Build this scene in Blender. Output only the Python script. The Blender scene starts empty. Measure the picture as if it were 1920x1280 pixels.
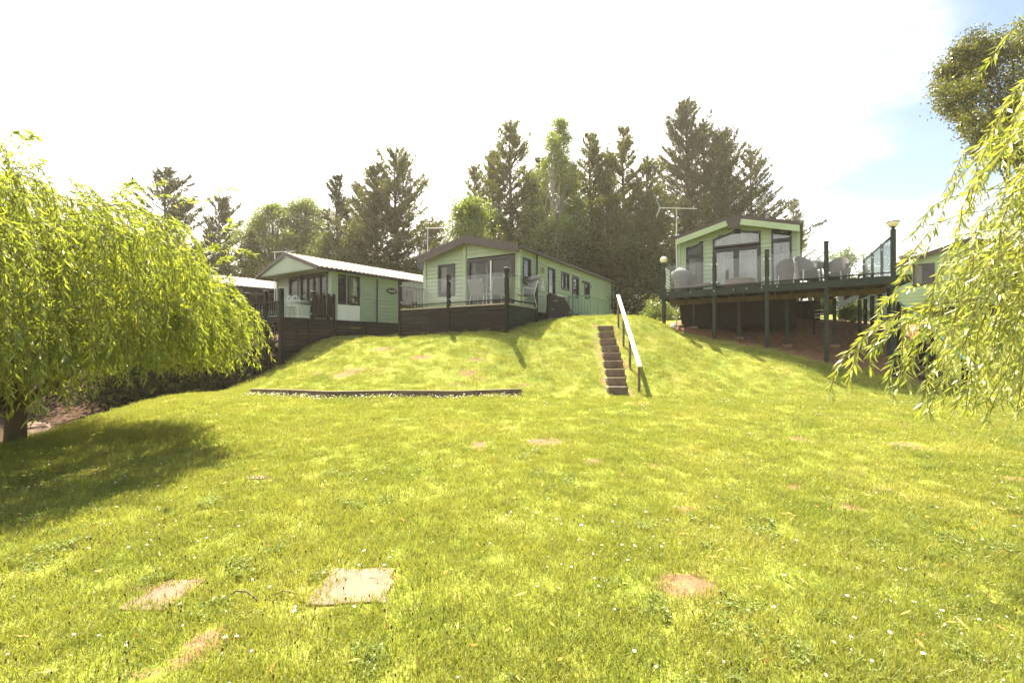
import bpy, math, random
import numpy as np
from mathutils import Vector

random.seed(7)
rng = np.random.default_rng(12)
scene = bpy.context.scene
col = scene.collection
R = math.radians

# ------------------------------------------------------------------ camera
CAMZ, FPX, HZ = 1.6, 860.0, 645.0
cam_d = bpy.data.cameras.new("camera")
cam_d.sensor_width = 36.0
cam_d.lens = 36.0 * FPX / 1920.0
cam_d.clip_start = 0.05
cam_d.clip_end = 3000
cam = bpy.data.objects.new("camera", cam_d)
col.objects.link(cam)
cam.location = (0, 0, CAMZ)
cam.rotation_euler = (R(90.0) + math.atan((HZ - 640.0) / FPX), 0, 0)
scene.camera = cam

# ------------------------------------------------------------------ sun and sky
SUN_EL, SUN_AZ = 59.0, -16.0          # azimuth measured from +Y towards +X
sd = bpy.data.lights.new("sun", 'SUN')
sd.energy = 5.0
sd.angle = R(0.55)
sd.color = (1.0, 0.89, 0.71)
sun = bpy.data.objects.new("sun", sd)
col.objects.link(sun)
svec = Vector((math.sin(R(SUN_AZ)) * math.cos(R(SUN_EL)), math.cos(R(SUN_AZ)) * math.cos(R(SUN_EL)), math.sin(R(SUN_EL))))
sun.rotation_euler = svec.to_track_quat('Z', 'Y').to_euler()

world = bpy.data.worlds.new("World")
scene.world = world
world.use_nodes = True
wn, wl = world.node_tree.nodes, world.node_tree.links
wn.clear()
w_out = wn.new('ShaderNodeOutputWorld')
w_bg = wn.new('ShaderNodeBackground')
w_bg2 = wn.new('ShaderNodeBackground')
w_mix = wn.new('ShaderNodeMixShader')
sky = wn.new('ShaderNodeTexSky')
sky.sky_type = 'NISHITA'
sky.sun_disc = False
sky.sun_elevation = R(SUN_EL)
sky.sun_rotation = R(SUN_AZ)
sky.air_density = 1.0
sky.dust_density = 1.0
w_bg.inputs['Strength'].default_value = 0.05
wl.new(sky.outputs[0], w_bg.inputs['Color'])
w_bg2.inputs['Color'].default_value = (1.0, 0.95, 0.865, 1)      # thin bright cloud
w_bg2.inputs['Strength'].default_value = 0.56
tc = wn.new('ShaderNodeTexCoord')
dotn = wn.new('ShaderNodeVectorMath'); dotn.operation = 'DOT_PRODUCT'
dotn.inputs[1].default_value = (-0.62, 0.55, 0.30)
wl.new(tc.outputs['Generated'], dotn.inputs[0])
mp = wn.new('ShaderNodeMapping'); mp.inputs['Scale'].default_value = (1.0, 1.0, 2.6)
wl.new(tc.outputs['Generated'], mp.inputs['Vector'])
nz = wn.new('ShaderNodeTexNoise'); nz.inputs['Scale'].default_value = 2.3
nz.inputs['Detail'].default_value = 7; nz.inputs['Roughness'].default_value = 0.55
wl.new(mp.outputs[0], nz.inputs['Vector'])
mad = wn.new('ShaderNodeMath'); mad.operation = 'MULTIPLY_ADD'
mad.inputs[1].default_value = 0.75
sepn = wn.new('ShaderNodeSeparateXYZ'); wl.new(tc.outputs['Generated'], sepn.inputs[0])
low = wn.new('ShaderNodeMapRange'); low.inputs['From Min'].default_value = 0.0; low.inputs['From Max'].default_value = 0.27
low.inputs['To Min'].default_value = 0.50; low.inputs['To Max'].default_value = 0.0
wl.new(sepn.outputs['Z'], low.inputs['Value'])
adl = wn.new('ShaderNodeMath'); adl.operation = 'ADD'
wl.new(dotn.outputs['Value'], mad.inputs[0]); wl.new(nz.outputs['Fac'], mad.inputs[2])
mr = wn.new('ShaderNodeMapRange'); mr.interpolation_type = 'SMOOTHSTEP'
mr.inputs['From Min'].default_value = 0.40; mr.inputs['From Max'].default_value = 0.84
wl.new(mad.outputs[0], adl.inputs[0]); wl.new(low.outputs[0], adl.inputs[1]); wl.new(adl.outputs[0], mr.inputs['Value'])
wl.new(mr.outputs[0], w_mix.inputs['Fac'])
wl.new(w_bg.outputs[0], w_mix.inputs[1]); wl.new(w_bg2.outputs[0], w_mix.inputs[2])
wl.new(w_mix.outputs[0], w_out.inputs['Surface'])

scene.view_settings.view_transform = 'Standard'
scene.view_settings.look = 'None'
scene.view_settings.exposure = 2.22
scene.view_settings.gamma = 1.0
scene.view_settings.use_curve_mapping = False
scene.cycles.max_bounces = 8
scene.cycles.transparent_max_bounces = 24
scene.cycles.use_denoising = True
scene.cycles.caustics_reflective = False
scene.cycles.caustics_refractive = False

# ------------------------------------------------------------------ helpers
def W(px, py, D):
    return np.array([(px - 960.0) / FPX * D, D, CAMZ + (HZ - py) / FPX * D])

def tag(o, label=None, cat=None, group=None, kind=None):
    if label: o['label'] = label
    if cat: o['category'] = cat
    if group: o['group'] = group
    if kind: o['kind'] = kind
    return o

def empty(name, loc, label, cat, group=None):
    o = bpy.data.objects.new(name, None)
    o.empty_display_size = 0.2
    o.location = loc
    col.objects.link(o)
    return tag(o, label, cat, group)

def root_loc(o):
    p = Vector((0, 0, 0))
    while o is not None:
        p += o.location
        o = o.parent
    return p

class MB:
    def __init__(s): s.v, s.f = [], []
    def add(s, vs, fs):
        b = len(s.v)
        s.v += [tuple(map(float, v)) for v in vs]
        s.f += [tuple(b + i for i in f) for f in fs]
        return s
    def hexa(s, p):      # 8 points: bottom ring 0-3, top ring 4-7
        return s.add(p, [(0, 3, 2, 1), (4, 5, 6, 7), (0, 1, 5, 4), (1, 2, 6, 5), (2, 3, 7, 6), (3, 0, 4, 7)])
    def box(s, c, sx, sy, sz, rz=0.0):
        ca, sa = math.cos(rz), math.sin(rz)
        pts = []
        for z in (-sz / 2, sz / 2):
            for x, y in ((-sx / 2, -sy / 2), (sx / 2, -sy / 2), (sx / 2, sy / 2), (-sx / 2, sy / 2)):
                pts.append((c[0] + x * ca - y * sa, c[1] + x * sa + y * ca, c[2] + z))
        return s.hexa(pts)
    def bar(s, p, q, w, h):   # box along p-q, w across (horizontal), h high
        p, q = np.array(p, float), np.array(q, float)
        d = q - p
        n = np.array([-d[1], d[0], 0.0])
        if np.linalg.norm(n) < 1e-6: n = np.array([1.0, 0, 0])
        n /= np.linalg.norm(n)
        d = d / np.linalg.norm(d)
        u = np.cross(d, n); u /= np.linalg.norm(u)
        if u[2] < 0: u = -u
        n = n * w / 2; u = u * h / 2
        return s.hexa([p - n - u, q - n - u, q + n - u, p + n - u, p - n + u, q - n + u, q + n + u, p + n + u])
    def tube(s, pts, rad, n=8, cap=True):
        pts = [np.array(p, float) for p in pts]
        if not hasattr(rad, '__len__'): rad = [rad] * len(pts)
        vs, fs = [], []
        ref = np.array([0.13, 0.21, 1.0])
        for i, p in enumerate(pts):
            d = pts[min(i + 1, len(pts) - 1)] - pts[max(i - 1, 0)]
            d = d / (np.linalg.norm(d) + 1e-9)
            a = np.cross(d, ref)
            if np.linalg.norm(a) < 0.15: a = np.cross(d, np.array([1.0, 0.1, 0]))
            a /= np.linalg.norm(a)
            b = np.cross(d, a)
            for k in range(n):
                t = 2 * math.pi * k / n
                vs.append(p + (a * math.cos(t) + b * math.sin(t)) * rad[i])
        for i in range(len(pts) - 1):
            for k in range(n):
                fs.append((i * n + k, i * n + (k + 1) % n, (i + 1) * n + (k + 1) % n, (i + 1) * n + k))
        if cap:
            fs.append(tuple(range(n - 1, -1, -1)))
            fs.append(tuple((len(pts) - 1) * n + k for k in range(n)))
        return s.add(vs, fs)
    def poly(s, ring_a, ring_b):   # prism between two rings
        n = len(ring_a)
        fs = [tuple(range(n - 1, -1, -1)), tuple(range(n, 2 * n))]
        fs += [(i, (i + 1) % n, n + (i + 1) % n, n + i) for i in range(n)]
        return s.add(list(ring_a) + list(ring_b), fs)
    def ball(s, c, r, n=10, sz=1.0):
        vs, fs = [], []
        m = n // 2 + 1
        for i in range(1, m):
            a = math.pi * i / m
            for k in range(n):
                t = 2 * math.pi * k / n
                vs.append((c[0] + r * math.sin(a) * math.cos(t), c[1] + r * math.sin(a) * math.sin(t), c[2] + r * sz * math.cos(a)))
        for i in range(m - 2):
            for k in range(n):
                fs.append((i * n + k, (i + 1) * n + k, (i + 1) * n + (k + 1) % n, i * n + (k + 1) % n))
        top, bot = len(vs), len(vs) + 1
        vs += [(c[0], c[1], c[2] + r * sz), (c[0], c[1], c[2] - r * sz)]
        for k in range(n):
            fs.append((top, k, (k + 1) % n))
            fs.append((bot, (m - 2) * n + (k + 1) % n, (m - 2) * n + k))
        return s.add(vs, fs)

def mk(name, mb, mat, parent=None, smooth=False, bevel=0.0):
    v = np.array(mb.v, float)
    if parent is not None:
        base = np.array(root_loc(parent))
    else:
        base = np.array([v[:, 0].mean(), v[:, 1].mean(), v[:, 2].min()])
    me = bpy.data.meshes.new(name)
    me.from_pydata((v - base).tolist(), [], mb.f)
    if mat is not None: me.materials.append(mat)
    if smooth:
        me.polygons.foreach_set('use_smooth', [True] * len(me.polygons))
    o = bpy.data.objects.new(name, me)
    col.objects.link(o)
    if parent is not None: o.parent = parent
    else: o.location = base.tolist()
    if bevel:
        b = o.modifiers.new('bevel', 'BEVEL'); b.width = bevel; b.segments = 2; b.limit_method = 'ANGLE'
    return o

def np_mesh(name, verts, faces_n, mats, parent=None, k=4):
    """verts (N*k,3) in world space; each consecutive k verts is one face."""
    n = len(verts) // k
    base = np.array(root_loc(parent)) if parent is not None else np.zeros(3)
    me = bpy.data.meshes.new(name)
    me.vertices.add(n * k)
    me.vertices.foreach_set('co', (verts - base).astype(np.float32).ravel())
    me.loops.add(n * k)
    me.loops.foreach_set('vertex_index', np.arange(n * k, dtype=np.int32))
    me.polygons.add(n)
    me.polygons.foreach_set('loop_start', np.arange(0, n * k, k, dtype=np.int32))
    me.polygons.foreach_set('loop_total', np.full(n, k, dtype=np.int32))
    me.update(calc_edges=True)
    for m in mats: me.materials.append(m)
    o = bpy.data.objects.new(name, me)
    col.objects.link(o)
    if parent is not None: o.parent = parent
    return o

# ------------------------------------------------------------------ materials
def new_mat(name):
    m = bpy.data.materials.new(name)
    m.use_nodes = True
    nt = m.node_tree
    return m, nt, nt.nodes['Principled BSDF']

def mat(name, c, rough=0.7, var=0.25, scale=6.0, bump=0.15, bscale=60.0, metal=0.0, spec=0.4, stretch=None, c2=None):
    m, nt, b = new_mat(name)
    n, l = nt.nodes, nt.links
    tcn = n.new('ShaderNodeTexCoord')
    src = tcn.outputs['Object']
    if stretch:
        mpn = n.new('ShaderNodeMapping'); mpn.inputs['Scale'].default_value = stretch
        l.new(src, mpn.inputs[0]); src = mpn.outputs[0]
    t = n.new('ShaderNodeTexNoise'); t.inputs['Scale'].default_value = scale; t.inputs['Detail'].default_value = 6
    t.inputs['Roughness'].default_value = 0.6
    l.new(src, t.inputs['Vector'])
    cr = n.new('ShaderNodeValToRGB')
    cr.color_ramp.elements[0].position = 0.3; cr.color_ramp.elements[1].position = 0.7
    lo = c2 if c2 else tuple(x * (1 - var) for x in c)
    hi = tuple(min(1, x * (1 + var * 0.6)) for x in c)
    cr.color_ramp.elements[0].color = (*lo, 1); cr.color_ramp.elements[1].color = (*hi, 1)
    l.new(t.outputs['Fac'], cr.inputs['Fac'])
    l.new(cr.outputs['Color'], b.inputs['Base Color'])
    b.inputs['Roughness'].default_value = rough
    b.inputs['Metallic'].default_value = metal
    b.inputs['Specular IOR Level'].default_value = spec
    if bump:
        t2 = n.new('ShaderNodeTexNoise'); t2.inputs['Scale'].default_value = bscale; t2.inputs['Detail'].default_value = 5
        l.new(src, t2.inputs['Vector'])
        bp = n.new('ShaderNodeBump'); bp.inputs['Strength'].default_value = bump; bp.inputs['Distance'].default_value = 0.02
        l.new(t2.outputs['Fac'], bp.inputs['Height'])
        l.new(bp.outputs['Normal'], b.inputs['Normal'])
    return m

def glass_mat(name, tint=(0.86, 0.9, 0.88), base=0.06, ior=1.5):
    m = bpy.data.materials.new(name); m.use_nodes = True
    nt = m.node_tree; n, l = nt.nodes, nt.links
    n.clear()
    out = n.new('ShaderNodeOutputMaterial')
    tr = n.new('ShaderNodeBsdfTransparent'); tr.inputs[0].default_value = (*tint, 1)
    gl = n.new('ShaderNodeBsdfGlossy'); gl.inputs['Roughness'].default_value = 0.02
    gl.inputs['Color'].default_value = (0.95, 0.97, 1.0, 1)
    fr = n.new('ShaderNodeFresnel'); fr.inputs['IOR'].default_value = ior
    ad = n.new('ShaderNodeMath'); ad.operation = 'ADD'; ad.inputs[1].default_value = base; ad.use_clamp = True
    mx = n.new('ShaderNodeMixShader')
    geo = n.new('ShaderNodeNewGeometry'); inv = n.new('ShaderNodeMath'); inv.operation = 'SUBTRACT'; inv.inputs[0].default_value = 1.0
    mu = n.new('ShaderNodeMath'); mu.operation = 'MULTIPLY'
    l.new(geo.outputs['Backfacing'], inv.inputs[1]); l.new(fr.outputs[0], ad.inputs[0])
    l.new(ad.outputs[0], mu.inputs[0]); l.new(inv.outputs[0], mu.inputs[1]); l.new(mu.outputs[0], mx.inputs['Fac'])
    l.new(tr.outputs[0], mx.inputs[1]); l.new(gl.outputs[0], mx.inputs[2])
    l.new(mx.outputs[0], out.inputs['Surface'])
    return m

def leaf_mat(name, ca, cb, trans=0.45, tcol=None, gloss=0.08):
    m = bpy.data.materials.new(name); m.use_nodes = True
    nt = m.node_tree; n, l = nt.nodes, nt.links
    n.clear()
    out = n.new('ShaderNodeOutputMaterial')
    geo = n.new('ShaderNodeNewGeometry')
    cr = n.new('ShaderNodeValToRGB')
    cr.color_ramp.elements[0].color = (*ca, 1); cr.color_ramp.elements[1].color = (*cb, 1)
    l.new(geo.outputs['Random Per Island'], cr.inputs['Fac'])
    df = n.new('ShaderNodeBsdfDiffuse')
    tl = n.new('ShaderNodeBsdfTranslucent')
    gs = n.new('ShaderNodeBsdfGlossy'); gs.inputs['Roughness'].default_value = 0.42; gs.inputs['Color'].default_value = (0.9, 0.9, 0.85, 1)
    l.new(cr.outputs[0], df.inputs[0])
    mc = n.new('ShaderNodeMix'); mc.data_type = 'RGBA'; mc.blend_type = 'MULTIPLY'; mc.inputs[0].default_value = 1.0
    t = tcol or (1.5, 1.5, 0.6)
    l.new(cr.outputs[0], mc.inputs[6]); mc.inputs[7].default_value = (*t, 1)
    l.new(mc.outputs[2], tl.inputs[0])
    mx = n.new('ShaderNodeMixShader'); mx.inputs[0].default_value = trans
    l.new(df.outputs[0], mx.inputs[1]); l.new(tl.outputs[0], mx.inputs[2])
    mg = n.new('ShaderNodeMixShader'); mg.inputs[0].default_value = gloss
    l.new(mx.outputs[0], mg.inputs[1]); l.new(gs.outputs[0], mg.inputs[2])
    l.new(mg.outputs[0], out.inputs['Surface'])
    return m

M = {}
M['siding'] = mat('siding_green', (0.315, 0.385, 0.245), 0.55, 0.10, 1.5, 0.05, 40)
M['siding3'] = mat('siding_bright_green', (0.34, 0.43, 0.27), 0.5, 0.10, 1.5, 0.05, 40)
M['siding1'] = mat('siding_sage', (0.285, 0.36, 0.25), 0.55, 0.10, 1.5, 0.05, 40)
M['skirt_dark'] = mat('dark_skirting', (0.016, 0.013, 0.010), 0.8, 0.3, 5, 0.2, 40, spec=0.08)
M['roof_brown'] = mat('roof_brown', (0.060, 0.046, 0.042), 0.55, 0.2, 5, 0.15, 50)
M['roof_tile'] = mat('roof_tile', (0.19, 0.15, 0.135), 0.7, 0.2, 3, 0.2, 40)
M['frame'] = mat('frame_anthracite', (0.012, 0.012, 0.013), 0.4, 0.2, 8, 0.03, 50)
M['white'] = mat('white_plastic', (0.72, 0.72, 0.70), 0.45, 0.06, 4, 0.03, 50)
M['black_wood'] = mat('black_stained_wood', (0.016, 0.014, 0.012), 0.7, 0.4, 3, 0.3, 30, spec=0.12, stretch=(1, 1, 6))
M['green_wood'] = mat('green_stained_wood', (0.020, 0.030, 0.026), 0.6, 0.3, 4, 0.2, 30, spec=0.18)
M['raw_wood'] = mat('raw_timber', (0.11, 0.078, 0.036), 0.8, 0.4, 3, 0.3, 30, stretch=(1, 4, 1))
M['pale_wood'] = mat('pale_deck_wood', (0.42, 0.36, 0.26), 0.8, 0.25, 4, 0.2, 30)
M['sleeper'] = mat('sleeper_wood', (0.155, 0.115, 0.08), 0.85, 0.45, 4, 0.5, 35, stretch=(1, 5, 5))
M['step_wood'] = mat('step_timber', (0.155, 0.115, 0.085), 0.85, 0.45, 7, 0.5, 35)
M['step_top'] = mat('step_gravel', (0.33, 0.26, 0.18), 0.95, 0.35, 25, 0.6, 80)
M['rail_white'] = mat('rail_paint', (0.72, 0.70, 0.64), 0.45, 0.12, 6, 0.1, 40)
M['teal'] = mat('teal_plastic', (0.16, 0.34, 0.33), 0.45, 0.1, 6, 0.05, 40)
M['grey_green'] = mat('grey_green_plastic', (0.21, 0.30, 0.24), 0.5, 0.1, 6, 0.04, 40)
M['grey_blue'] = mat('grey_step_plastic', (0.17, 0.21, 0.22), 0.6, 0.2, 6, 0.1, 40)
M['metal'] = mat('galvanised_metal', (0.48, 0.48, 0.47), 0.35, 0.1, 8, 0.05, 40, metal=0.7)
M['wicker'] = mat('grey_wicker', (0.105, 0.098, 0.10), 0.65, 0.3, 40, 0.6, 120)
M['wicker_brown'] = mat('brown_wicker', (0.16, 0.11, 0.085), 0.7, 0.35, 40, 0.6, 120)
M['cloth_grey'] = mat('grey_cloth', (0.19, 0.19, 0.20), 0.85, 0.15, 8, 0.2, 60)
M['cover'] = mat('black_cover', (0.012, 0.010, 0.010), 0.5, 0.3, 5, 0.5, 9, spec=0.3)
M['curtain'] = mat('cream_curtain', (0.50, 0.47, 0.40), 0.9, 0.1, 4, 0.1, 30)
M['inside'] = mat('inside_panelling', (0.40, 0.27, 0.15), 0.7, 0.25, 1.5, 0.05, 20)
M['inside_floor'] = mat('inside_floor', (0.25, 0.19, 0.14), 0.7, 0.2, 3, 0.05, 20)
M['slab'] = mat('stone_slab', (0.205, 0.158, 0.105), 0.9, 0.45, 5, 0.5, 60)
M['slab_pink'] = mat('pink_stone_slab', (0.20, 0.135, 0.088), 0.9, 0.45, 5, 0.5, 60)
M['bark'] = mat('bark', (0.12, 0.085, 0.06), 0.9, 0.4, 6, 0.8, 20, stretch=(1, 1, 0.3))
M['bark_pale'] = mat('birch_bark', (0.40, 0.36, 0.30), 0.8, 0.4, 6, 0.4, 20)
M['twig'] = mat('willow_twig', (0.22, 0.17, 0.06), 0.7, 0.3, 10, 0.1, 40)
M['rock'] = mat('bank_rock', (0.22, 0.15, 0.11), 0.9, 0.4, 5, 0.7, 15)
M['glass'] = glass_mat('window_glass', (0.80, 0.82, 0.80), 0.015)
M['glass_sky'] = glass_mat('bright_window_glass', (0.7, 0.72, 0.72), 0.28)
M['balustrade'] = glass_mat('balustrade_glass', (0.88, 0.91, 0.90), 0.015, 1.42)
M['tinted'] = glass_mat('tinted_balustrade_glass', (0.60, 0.68, 0.70), 0.06)
M['lamp'] = mat('lamp_globe', (0.75, 0.68, 0.50), 0.2, 0.1, 8, 0.0, 30)
M['willow'] = leaf_mat('willow_leaf', (0.145, 0.20, 0.028), (0.35, 0.375, 0.08), 0.50, (1.5, 1.5, 0.6), 0.025)
M['willow_big'] = leaf_mat('willow_leaf_near', (0.165, 0.22, 0.035), (0.40, 0.42, 0.12), 0.42, (1.5, 1.45, 0.6), 0.06)
M['needle'] = leaf_mat('pine_needle', (0.068, 0.080, 0.022), (0.165, 0.170, 0.050), 0.30, (1.2, 1.2, 0.6), 0.05)
M['needle_dark'] = leaf_mat('dark_pine_needle', (0.042, 0.053, 0.017), (0.105, 0.115, 0.038), 0.22, (1.2, 1.2, 0.6), 0.04)
M['broad'] = leaf_mat('broad_leaf', (0.085, 0.125, 0.022), (0.18, 0.22, 0.05), 0.42, (1.6, 1.6, 0.5), 0.07)
M['bright'] = leaf_mat('bright_leaf', (0.105, 0.155, 0.022), (0.21, 0.255, 0.05), 0.38, (1.5, 1.5, 0.5), 0.07)
M['olive'] = leaf_mat('olive_leaf', (0.060, 0.078, 0.022), (0.15, 0.155, 0.045), 0.35, (1.5, 1.4, 0.5), 0.05)
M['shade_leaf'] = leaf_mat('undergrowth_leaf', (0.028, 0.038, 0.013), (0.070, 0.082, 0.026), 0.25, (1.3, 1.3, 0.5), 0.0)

# ------------------------------------------------------------------ terrain
CP = []
def cp(px, py, D): CP.append(tuple(W(px, py, D)))
def cw(x, y, z): CP.append((x, y, z))
LZ = 0.036
for y in (-6, 0, 2, 4, 6, 8, 9.6):
    for x in (-6, -4, -2, 0, 2, 4, 6, 8, 11, 15):
        if x < -5 and y > 9: continue
        cw(x, y, LZ * y)
cw(-7.0, 4, 0.12); cw(-6.9, 6.2, 0.20); cw(-7.6, 8.5, 0.27); cw(-8.1, 10.6, 0.34); cw(-7.0, 9.0, 0.33)
for (px, py, D) in ((473, 739, 11.3), (540, 742, 10.7), (620, 744, 10.5), (800, 742, 10.8), (978, 739, 11.1), (1065, 739, 11.0),
                    (1159, 740, 10.9), (1300, 738, 11.1), (1450, 737, 11.3), (1600, 736, 11.4), (1760, 728, 12.0), (1900, 722, 12.4)):
    cp(px, py, D)
for (px, py, D) in ((527, 688, 15.4), (584, 646, 16.3), (630, 635, 17.2), (749, 627, 19.0), (752, 637, 16.9), (845, 625, 15.4),
                    (955, 622, 14.2), (1010, 609, 15.2), (1136, 610, 14.5), (1095, 604, 15.0), (1050, 604, 15.0), (1200, 603, 15.2),
                    (1148, 603, 18.0), (1240, 605, 15.8), (700, 637, 15.5), (640, 652, 15.2), (560, 690, 13.8),
                    (480, 724, 12.8), (700, 690, 12.7), (800, 685, 12.75), (900, 680, 12.7), (1010, 676, 12.7), (1148, 678, 12.6),
                    (1260, 672, 13.2), (1235, 630, 14.6)):
    cp(px, py, D)
# beside the steps
for i, yt in enumerate([725, 708, 692, 676.5, 661, 649, 635, 622, 610.5]):
    D = 10.86 + (14.4 - 10.86) * i / 8
    z = CAMZ + (HZ - yt) / FPX * D; t = i / 8; cx = 2.52 + t * .42
    cw(cx, D + .15, z - .16)
    for dx in (-.6, .6): cw(cx + dx, D + .1, z - .10)
# under the right-hand deck
for (px, py, D) in ((1255, 621, 16.0), (1300, 616, 16.6), (1345, 636, 14.9), (1447, 653, 13.9), (1557, 681, 12.95), (1385, 628, 16.2),
                    (1476, 646, 15.0), (1300, 601, 17.8), (1400, 601, 17.2), (1500, 604, 16.4), (1360, 690, 12.9), (1450, 705, 12.1),
                    (1560, 705, 12.1), (1683, 700, 12.2), (1620, 640, 14.5), (1700, 640, 14.0), (1780, 645, 14.2), (1740, 600, 18.0),
                    (1690, 580, 21.0), (1800, 585, 20.0), (1600, 600, 19.0), (1900, 650, 14.5)):
    cp(px, py, D)
# left brow falling to the stream
for p in ((-8.6, 15.9, 0.55), (-8.0, 17.0, 1.0), (-10.5, 17.5, 0.7), (-10.0, 21.0, 2.0), (-13, 22, 2.0), (-18, 24, 2.2), (-25, 26, 2.5),
          (-9.6, 7.5, -0.55), (-9.8, 9.5, -0.5), (-9.4, 5.0, -0.55), (-9.0, 2.0, -0.55), (-10.5, 12.5, -0.45), (-9.0, 13.5, 0.0),
          (-11.5, 6, -0.85), (-12.0, 9, -0.85), (-13, 12, -0.85), (-11.5, 2, -0.85), (-15, 10, -0.8), (-15.5, 14.5, -0.55), (-14, 16, -0.2),
          (-18, 12, -0.3), (-19, 16, 0.6), (-25, 14, 1.2), (-22, 5, 0.4), (-17, 4, -0.6), (-11.5, -4, -0.8)):
    cw(*p)
for x in (-22, -12, -4, 4, 12, 22, 32):
    cw(x, 30, 3.0); cw(x, 45, 4.5)
for x in (-5, 0, 4, 9): cw(x, 22, 2.45)
for (x, y, z) in ((60, 10, 1), (60, 40, 4), (-60, 10, 2), (-60, 40, 5), (0, 80, 7), (-60, 90, 8), (60, 90, 8), (25, 12, .8), (22, 4, .4), (0, -20, -.4),
                  (30, -20, 0), (-30, -20, 0)):
    cw(x, y, z)
CP = np.array(CP)
def _phi(d2): return np.sqrt(d2 + 0.8 ** 2)
_A = _phi(((CP[:, None, :2] - CP[None, :, :2]) ** 2).sum(-1))
_n = len(CP)
_K = np.zeros((_n + 3, _n + 3)); _K[:_n, :_n] = _A - np.eye(_n) * 0.04
_K[:_n, _n] = 1; _K[:_n, _n + 1:] = CP[:, :2]; _K[_n, :_n] = 1; _K[_n + 1:, :_n] = CP[:, :2].T
_wt = np.linalg.solve(_K, np.concatenate([CP[:, 2], np.zeros(3)]))
def hfun(x, y):
    x = np.atleast_1d(np.asarray(x, float)); y = np.atleast_1d(np.asarray(y, float))
    xc, yc = np.clip(x, -60, 60), np.clip(y, -20, 90)
    out = np.empty(len(x))
    for i in range(0, len(x), 20000):
        a, b = xc[i:i + 20000], yc[i:i + 20000]
        d2 = (a[:, None] - CP[None, :, 0]) ** 2 + (b[:, None] - CP[None, :, 1]) ** 2
        out[i:i + 20000] = _phi(d2) @ _wt[:_n] + _wt[_n] + _wt[_n + 1] * a + _wt[_n + 2] * b
    far = np.maximum(0, np.hypot(x - xc, y - yc))
    out = out + np.sin(x * 2.1 + y * 0.7) * np.cos(y * 1.7 - x * 0.4) * 0.012 + far * 0.01
    return out
def hz(x, y): return float(hfun([x], [y])[0])

# bare earth patches in the turf: x, y, rx, ry, angle
def lawn_pt(px, py):
    a = (HZ - py) / FPX
    D = CAMZ / (LZ - a) if py > 700 else 12
    return (px - 960) / FPX * D, D
PATCH = []
for (px, py, rw, rh) in ((1020, 829, 36, 9), (1112, 866, 22, 6), (897, 832, 20, 7), (893, 842, 12, 5), (1225, 872, 18, 5), (1700, 835, 28, 8), (1490, 912, 26, 6),
                         (1658, 915, 26, 6), (1290, 957, 14, 8), (1590, 950, 20, 9), (1290, 1096, 58, 30), (305, 1098, 60, 8),
                         (1900, 900, 28, 7), (485, 896, 20, 5), (820, 1268, 20, 16), (1240, 882, 10, 4), (1493, 820, 20, 4), (1205, 757, 20, 4)):
    x, D = lawn_pt(px, py)
    rx = rw / FPX * D
    _, D2 = lawn_pt(px, py + rh)
    PATCH.append((x, D, rx, max(D - D2, 0.04), 0))
for (px, py, D, rx, ry) in ((660, 692, 12.6, .55, .3), (640, 700, 12.3, .4, .2), (880, 700, 12.2, .35, .22), (892, 677, 12.9, .28, .12), (900, 712, 11.9, .25, .1),
                            (720, 655, 14.2, .5, .25), (855, 720, 11.6, .3, .1), (790, 668, 13.3, .4, .2), (980, 718, 11.6, .3, .1), (590, 700, 12.8, .4, .15)):
    x = (px - 960) / FPX * D
    PATCH.append((x, D, rx, ry, 0))
TRAIL = [lawn_pt(400, 1192), lawn_pt(345, 1225), lawn_pt(290, 1262), lawn_pt(240, 1300)]
A3, B3 = np.array([5.30, 16.0]), np.array([10.05, 12.0])     # right deck front corners
LN_ = float(np.linalg.norm(B3 - A3))
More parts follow.
